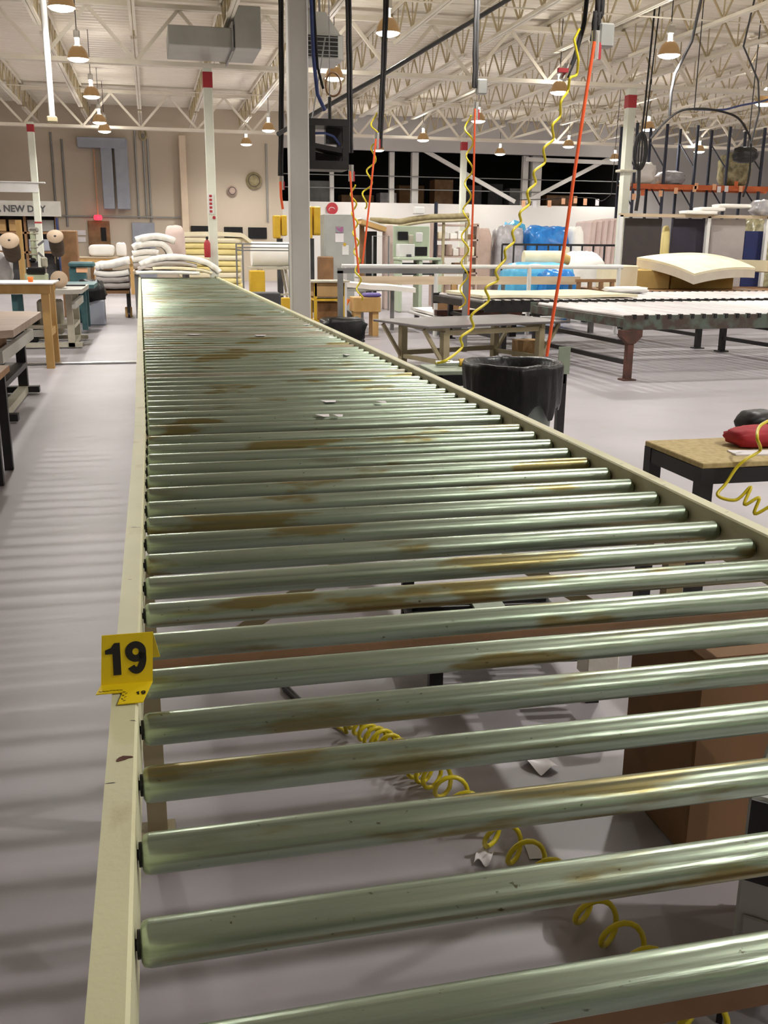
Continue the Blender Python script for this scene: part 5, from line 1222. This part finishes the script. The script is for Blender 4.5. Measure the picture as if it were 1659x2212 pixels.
p = at(170, 583, 19.5); B().box((p.x-tt.location.x+0.05, -0.2, p.z), (0.2, 0.02, 0.1)).build('label_plate', orangetag, tt)
bn_ = thing('refuse_bin', 'blue-grey square bin overflowing with a black bag', 'bin', (at(203, 690, 18.9).x, 19.15, 0))
B().cbox((0, 0, 0.23), (0.40, 0.40, 0.46), 0.02).build('bin_body', galvb, bn_)
B().pillow((-0.05, 0, 0.60), (0.56, 0.5, 0.42), 93, 0.6, 0.18, 3).build('black_bag', bagm, bn_)
p = gz(285, 686, 0)
one('wood_block', B().cbox((0, 0, 0.1), (0.14, 0.14, 0.2), 0.01), pine, 'small wooden block on the floor against the far conveyor rail', 'block', (p.x-0.06, p.y+0.2, 0))
one('floor_strip', B().cyl((-1.75, 0, 0), (1.3, 0, 0), 0.016, n=8), chrome, 'bright metal pipe lying on the floor across the left aisle', 'pipe', (0, 12.86, 0.016))
ht_ = thing('pine_long_table', 'long pine edged table with white rolls in the far left', 'table', (at(205, 556, 30).x, 30.4, 0))
zt = at(205, 555, 30).z; LW = at(292, 556, 30).x-at(120, 556, 30).x
B().box((0, -0.35, zt-0.09), (LW, 0.06, 0.18)).build('edge', pine, ht_); B().box((0, 0, zt-0.02), (LW, 0.8, 0.04)).build('top', plank, ht_)
for x in (-LW/2+0.1, 0, LW/2-0.1): B().box((x, 0, (zt-0.04)/2), (0.1, 0.6, zt-0.04)).build('leg', pine, ht_)
for k, (a, c, h, lab) in enumerate([(192, 248, 0.34, 'long white roll on the far pine table'), (251, 273, 0.40, 'stubby white bundle on the far pine table')]):
    x0, x1 = at(a, 540, 30.3).x, at(c, 540, 30.3).x
    one('white_roll', B().pillow((0, 0, h/2), (x1-x0, 0.5, h), 95+k, 0.4, 0.07), fwhite, lab, 'roll', ((x0+x1)/2, 30.4, zt+0.003))
one('dark_cabinet', B().cbox((0, 0, 0.85), (0.35, 0.35, 1.7), 0.02), brownwood, 'dark brown narrow cabinet behind the thread spools', 'cabinet', (at(148, 540, 21).x, 21.2, 0))
for k, yy in enumerate((502, 517)):
    p = at(170, yy+5, 39.9); one('white_sheet', B().box((0, 0, 0.08), (0.45, 0.03, 0.18)), paper, ['upper white notice on the back wall left of the brown door', 'lower white notice on the back wall left of the brown door'][k], 'notice', (p.x, 40.47, p.z))
for px, py, w_, lab, mt in [(12, 575, 60, 'pale lilac cloth draped left of the stitching machine', clearwrap)]:
    p = at(px, py, 15.3); one('draped_cloth', B().pillow((0, 0, 0.24), (0.42, 0.3, 0.5), 97, 0.6, 0.15, 2.5), mt, lab, 'cloth', (p.x-0.13, 15.4, 0.848))

# ------------------------------------------------------------------ overhead: ducts, pipe, hanging cage
DY_ = 20.6
dk = thing('air_duct', 'grey rectangular air duct with a raised bend under the roof', 'duct', (at(460, 100, DY_).x, DY_, at(460, 105, DY_).z))
o = dk.location
def sec(a, c, yt, yb, Y, th, nm, mat=galv):
    p0, p1 = at(a, yt, Y), at(c, yb, Y)
    return B().cbox(((p0.x+p1.x)/2-o.x, Y+th/2-o.y, (p0.z+p1.z)/2-o.z), (p1.x-p0.x, th, p0.z-p1.z), 0.015).build(nm, mat, dk)
sec(362, 507, 52, 104, DY_, 1.6, 'long_run'); sec(505, 565, 10, 106, DY_-0.05, 1.65, 'elbow')
p0 = at(501, 60, DY_); B().box((p0.x-o.x, 0.8, 0.22), (0.03, 1.74, 0.52)).build('flange_seam', midgrey, dk)
AY = 18.5
ac = thing('air_handler', 'grey air handler box with dark louvre behind the big column', 'air handler', (at(702, 100, AY).x, AY, at(702, 128, AY).z))
o = ac.location
p0, p1 = at(662, 70, AY), at(742, 128, AY)
B().cbox(((p0.x+p1.x)/2-o.x, 0.45, (p0.z-p1.z)/2), (p1.x-p0.x, 0.9, p0.z-p1.z), 0.015).build('housing', galv, ac)
B().yprism([((p0.x-o.x)+0.02, p0.z-p1.z), ((p1.x-o.x)-0.02, p0.z-p1.z), ((p1.x-o.x)-0.3, p0.z-p1.z+0.38), ((p0.x-o.x)+0.02, p0.z-p1.z+0.38)], 0.1, 0.8).build('hood', galv, ac)
for x in (p0.x-o.x+0.1, p1.x-o.x-0.35): B().cyl((x, 0.45, p0.z-p1.z), (x, 0.45, 6.4-o.z), 0.02, n=6).build('hanger_rod', midgrey, ac)
lv = B().box(((p0.x+p1.x)/2-o.x-0.05, -0.012, (p0.z-p1.z)*0.52), (0.55, 0.03, 0.34)).build('louvre', screen, ac)
for k in range(5): B().box(((p0.x+p1.x)/2-o.x-0.05, -0.03, (p0.z-p1.z)*0.52-0.14+k*0.07), (0.55, 0.02, 0.012)).build('blade', midgrey, lv)
bt_ = B(); 
for yy in (20.05, 21.0): pass
pv = at(104, 60, 17.5); pv2 = at(113, 258, 17.5)
vp = thing('vent_pipe', 'white vertical pipe hanging from the roof with a dark end cap', 'pipe', (pv2.x, 17.5, pv2.z))
B().cyl((0, 0, 0.03), (0, 0, 6.4-pv2.z), 0.047, n=16).build('pipe', whitep, vp)
B().cbox((0, 0, 0), (0.16, 0.14, 0.09), 0.015).build('end_cap', tanframe, vp)
# hanging black cage
HY = 11.1
p0, p1 = at(668, 256, HY), at(753, 366, HY)
hc = thing('hanging_cage', 'black steel cage with shelf hanging beside the big column', 'cage', ((p0.x+p1.x)/2, HY+0.2, p1.z))
hw, hh = p1.x-p0.x, p0.z-p1.z
for sx in (-1, 1):
    for sy in (-1, 1): B().box((sx*(hw/2-0.03), sy*0.17, hh/2), (0.07, 0.05, hh)).build('post', blackst, hc)
B().box((0, 0, hh-0.03), (hw, 0.4, 0.07)).build('top_plate', blackst, hc); B().box((0, 0, 0.04), (hw, 0.4, 0.09)).build('bottom_tray', blackst, hc)
B().box((0.02, 0, hh*0.42), (hw-0.05, 0.36, 0.05), Matrix.Rotation(math.radians(9), 3, 'Y')).build('shelf', blackst, hc)
B().box((0.0, 0.16, hh*0.2), (hw-0.1, 0.02, hh*0.35)).build('back_panel', blackst, hc); B().box((hw*0.2, 0.1, hh*0.75), (0.16, 0.1, 0.2)).build('control_box', blackst, hc)
B().tube([(-hw*0.35, -0.15, hh*0.72), (-hw*0.1, -0.2, hh*0.72), (hw*0.12, -0.2, hh*0.66), (hw*0.3, -0.15, hh*0.5)], 0.014, 6).build('cable', bluecable, hc)
B().tube([(-hw*0.42, -0.15, hh*0.95), (0.0, 0, 1.35)], 0.008, 5).build('hanger_rod', midgrey, hc); B().tube([(hw*0.1, 0, hh), (hw*0.1, 0, hh+0.25)], 0.02, 6).build('hook', blackst, hc)
B().tube([(hw*0.1, 0, hh+0.25), (hw*0.1, 0, 6.3-p1.z)], 0.006, 5).build('chain', midgrey, hc)
pr2 = at(720, 180, HY+.2)
one('rope_ring', B().tube([(0.085*math.cos(a), 0.02*math.sin(2*a), 0.12+0.12*math.sin(a)) for a in [2*math.pi*k/22 for k in range(22)]], 0.011, 6, True), brownwood, 'brown rope loop hanging above the black cage', 'rope', (pr2.x, HY+0.2, at(720, 208, HY+.2).z))
# cables strapped to the big column
cb = thing('column_cables', 'dark blue and black cables running down the big column', 'cable', (1.66, 10.46, 2.7))
B().tube([Vector((0.0, 0, 2.345)), Vector((0.0, 0, 1.2)), Vector((0.02, 0, 0.6)), Vector((0.06, 0.02, 0.25)), Vector((0.14, 0.05, 0.1))], 0.02, 7).build('blue_cable', bluecable, cb)
B().tube([Vector((0.03, 0, 2.345)), Vector((0.032, 0, 1.0)), Vector((0.06, 0, 0.5)), Vector((0.12, 0.02, 0.3))], 0.014, 7).build('black_cable', rubber, cb)

# ------------------------------------------------------------------ hanging drops: cables, hoses, coils
def drop(label, Y, cable, hose, coil, box=None, hose_mat=orangeh, cable_r=0.028, hose_r=0.013, coil_r=0.05, pitch=0.26, extra=None):
    base = at(*cable[-1], Y)
    r = thing('hose_drop', label, 'hose drop', base)
    pts = [at(px, py, Y)-base for px, py in cable]
    top = pts[0]; pts = [Vector((top.x+(pts[0].x-pts[1].x)*0.3, top.y, 6.35-base.z))]+pts
    for k, (dx, rr) in enumerate(((-0.022, cable_r*0.7), (0.02, cable_r*0.7), (0.0, cable_r*0.55))):
        B().tube([p+Vector((dx+0.003*math.sin(i*1.7+k), 0.02*(k-1), 0)) for i, p in enumerate(smoothpath(pts, 6))], rr, 7).build('cable', rubber, r)
    if hose: B().tube([at(px, py, Y-0.06)-base for px, py in hose], hose_r, 8).build('hose', hose_mat, r)
    if hose:
        h0 = at(*hose[0], Y-0.06)-base
        B().cyl(h0+Vector((0.02, 0.03, 0.08)), h0+Vector((0.02, 0.03, -0.12)), 0.035, n=10).build('valve_body', chrome, r)
        B().box(h0+Vector((0.05, 0.02, -0.06)), (0.03, 0.02, 0.12)).build('valve_handle', redp, r)
    if box:
        p = at(*box, Y)-base; B().cbox(p, (0.12, 0.10, 0.17), 0.012).build('junction_box', galv, r)
    if coil:
        pc_ = smoothpath([at(px, py, Y+0.02)-base for px, py in coil], 8)
        B().tube(helix(pc_, coil_r, pitch, 12), 0.0115, 6).build('coil_hose', yelp, r)
    return r
drop('black cable drop with orange hose and yellow coil left of the round red sign', 13.6, [(835, -40), (828, 150), (820, 320)], [(812, 300), (800, 420), (790, 510), (783, 570)], [(806, 245), (812, 300), (803, 350), (795, 400), (783, 450)], coil_r=0.05, pitch=0.3)
drop('black cable drop with red hose and junction box before the mezzanine', 12.2, [(1032, -40), (1028, 80), (1026, 190)], [(1026, 235), (1023, 400), (1019, 520), (1012, 680)], [(1010, 250), (1015, 330), (1010, 420), (1005, 500), (1004, 580), (1000, 640), (994, 668)], (1040, 188), orangeh, coil_r=0.045, pitch=0.32)
drop('black cable drop with long orange hose ending by the trash can', 7.6, [(1300, -60), (1290, 30), (1284, 90)], [(1284, 90), (1262, 230), (1240, 380), (1215, 560), (1195, 680), (1181, 770)], None, (1306, 78), hose_r=0.0145, cable_r=0.03)
drop('black cable drop twisted with orange hose and yellow coil at the hanging cage', 13.0, [(752, -40), (755, 150), (757, 330)], [(756, 370), (762, 450), (768, 520), (775, 590)], [(762, 400), (766, 470), (770, 540), (774, 600), (778, 650)], coil_r=0.035, pitch=0.24)
drop('black cable drop with short orange hose on the far side of the big column', 16.0, [(606, -60), (608, 180), (606, 380)], [(606, 392), (607, 425), (611, 452)], None, cable_r=0.03, hose_r=0.02)
# long yellow coil of the near drop
base = at(1245, 110, 7.5)
yl = thing('long_coil_hose', 'long yellow coil hose stretching from the roof to the tool stand', 'hose', base)
wav = [(1241, 108), (1232, 70), (1246, 130), (1249, 160), (1228, 170), (1230, 195), (1208, 222), (1213, 250), (1190, 272), (1198, 300), (1171, 322), (1180, 350), (1150, 372), (1160, 395), (1136, 415), (1146, 440), (1120, 460), (1128, 480), (1104, 500), (1113, 522), (1088, 540), (1094, 560), (1068, 585), (1078, 606), (1046, 622), (1058, 650), (1016, 680), (1025, 708), (993, 728), (1000, 752), (964, 778), (972, 800)]
n = len(wav)
pp = [at(px, py, 7.55-0.55*i/n)-base + Vector((0, 0.03*(1 if i % 2 else -1), 0)) for i, (px, py) in enumerate(wav[2:])]
pp[-1] = Vector((2.02, 7.0, 0.645))-base; pp[-2] = at(964, 778, 6.95)-base
B().tube([at(1252, 62, 7.6)-base, at(1240, 85, 7.6)-base]+smoothpath(pp, 6), 0.0105, 7).build('coil', yelp, yl)
B().tube([at(1272, -40, 7.7)-base, at(1262, 50, 7.7)-base, at(1240, 130, 7.65)-base, at(1225, 165, 7.6)-base], 0.018, 7).build('cable', rubber, yl)
B().cyl(at(1227, 140, 7.6)-base, at(1215, 172, 7.6)-base, 0.03, n=10).build('valve_body', chrome, yl); B().box(at(1216, 152, 7.55)-base, (0.08, 0.03, 0.03)).build('valve_handle', redp, yl)
# coiled black cable by the pale column
pw = at(1383, 330, 20.5)
cc = thing('coiled_cable', 'coiled black cable bundle hanging beside the pale column', 'cable', (pw.x, 20.5, at(1383, 372, 20.5).z))
for k in range(7):
    a0 = k*0.45; B().tube([((0.14+0.01*math.sin(k))*math.cos(a)*math.cos(a0), 0.14*math.cos(a)*math.sin(a0), 0.42+0.38*math.sin(a)) for a in [2*math.pi*j/22 for j in range(22)]], 0.022, 6, True).build('loop', rubber, cc)
B().tube([(0, 0, 0.75), (0.03, 0, 1.4), (0.09, 0, 6.35-cc.location.z)], 0.02, 6).build('cable', rubber, cc); B().tube([(0.06, 0, 0.8), (0.10, 0, 1.4), (0.2, 0, 6.35-cc.location.z)], 0.014, 6).build('cable', rubber, cc)
B().tube([(0, 0, 0.05), (0.03, 0, -0.5), (0.0, 0, -0.8)], 0.04, 7).build('tail', rubber, cc)
hn = B().tube(smoothpath([at(px, py, 19)-at(1560, 300, 19) for px, py in [(1405, 300), (1430, 270), (1465, 242), (1500, 235), (1545, 238), (1590, 252), (1612, 280), (1622, 310), (1618, 380), (1605, 425)]], 7), 0.022, 7).tube([at(1500, 235, 19)-at(1560, 300, 19), Vector((at(1500, 235, 19).x, 19, 6.41))-at(1560, 300, 19)], 0.01, 5)
one('arched_cable', hn, rubber, 'arched black cable sweeping across the right side', 'cable', at(1560, 300, 19))
hn = B().tube(smoothpath([at(px, py, 19.4)-at(1560, 240, 19.4) for px, py in [(1500, 236), (1560, 237), (1600, 228), (1660, 215), (1720, 190)]], 6), 0.02, 7)
one('blue_cable', hn, bluecable, 'blue cable leading off to the right from the arched cable', 'cable', at(1560, 240, 19.4))
for k, (pts, Y, lab) in enumerate([([(1494, 90), (1458, 160), (1450, 200), (1446, 250)], 18.0, 'bent dark conduit drop beside the near right lamp'), ([(1606, 100), (1638, 175), (1640, 240), (1622, 310)], 18.0, 'thin dark drop cable at the far right')]):
    ps = [at(px, py, Y) for px, py in pts]; bs_ = ps[-1].copy(); ps = [Vector((ps[0].x+0.2, Y, 6.35))]+ps
    one('conduit_drop', B().tube([p-bs_ for p in ps], 0.028 if k == 0 else 0.018, 7), darkgrey, lab, 'conduit', bs_)
# diagonal conduit under the roof
p0, p1 = at(600, 290, 15.5), at(1130, -20, 15.5)
one('roof_conduit', B().tube([Vector((0, 0, 0)), (p1-p0)*0.5+Vector((0, 1.0, 0)), p1-p0], 0.035, 7), darkgrey, 'long slanting dark conduit under the roof joists', 'conduit', p0)
pf_ = at(1610, 330, 21)
fx_ = thing('ceiling_fixture', 'black fixture with olive plastic hanging at the far right', 'fixture', pf_)
B().pillow((0, 0, -0.05), (0.55, 0.3, 0.35), 99, 0.6, 0.2).build('black_body', blackst, fx_); B().cyl((0.05, 0, 0.1), (0.05, 0, 6.35-pf_.z), 0.012, n=6).build('hanger', darkgrey, fx_)
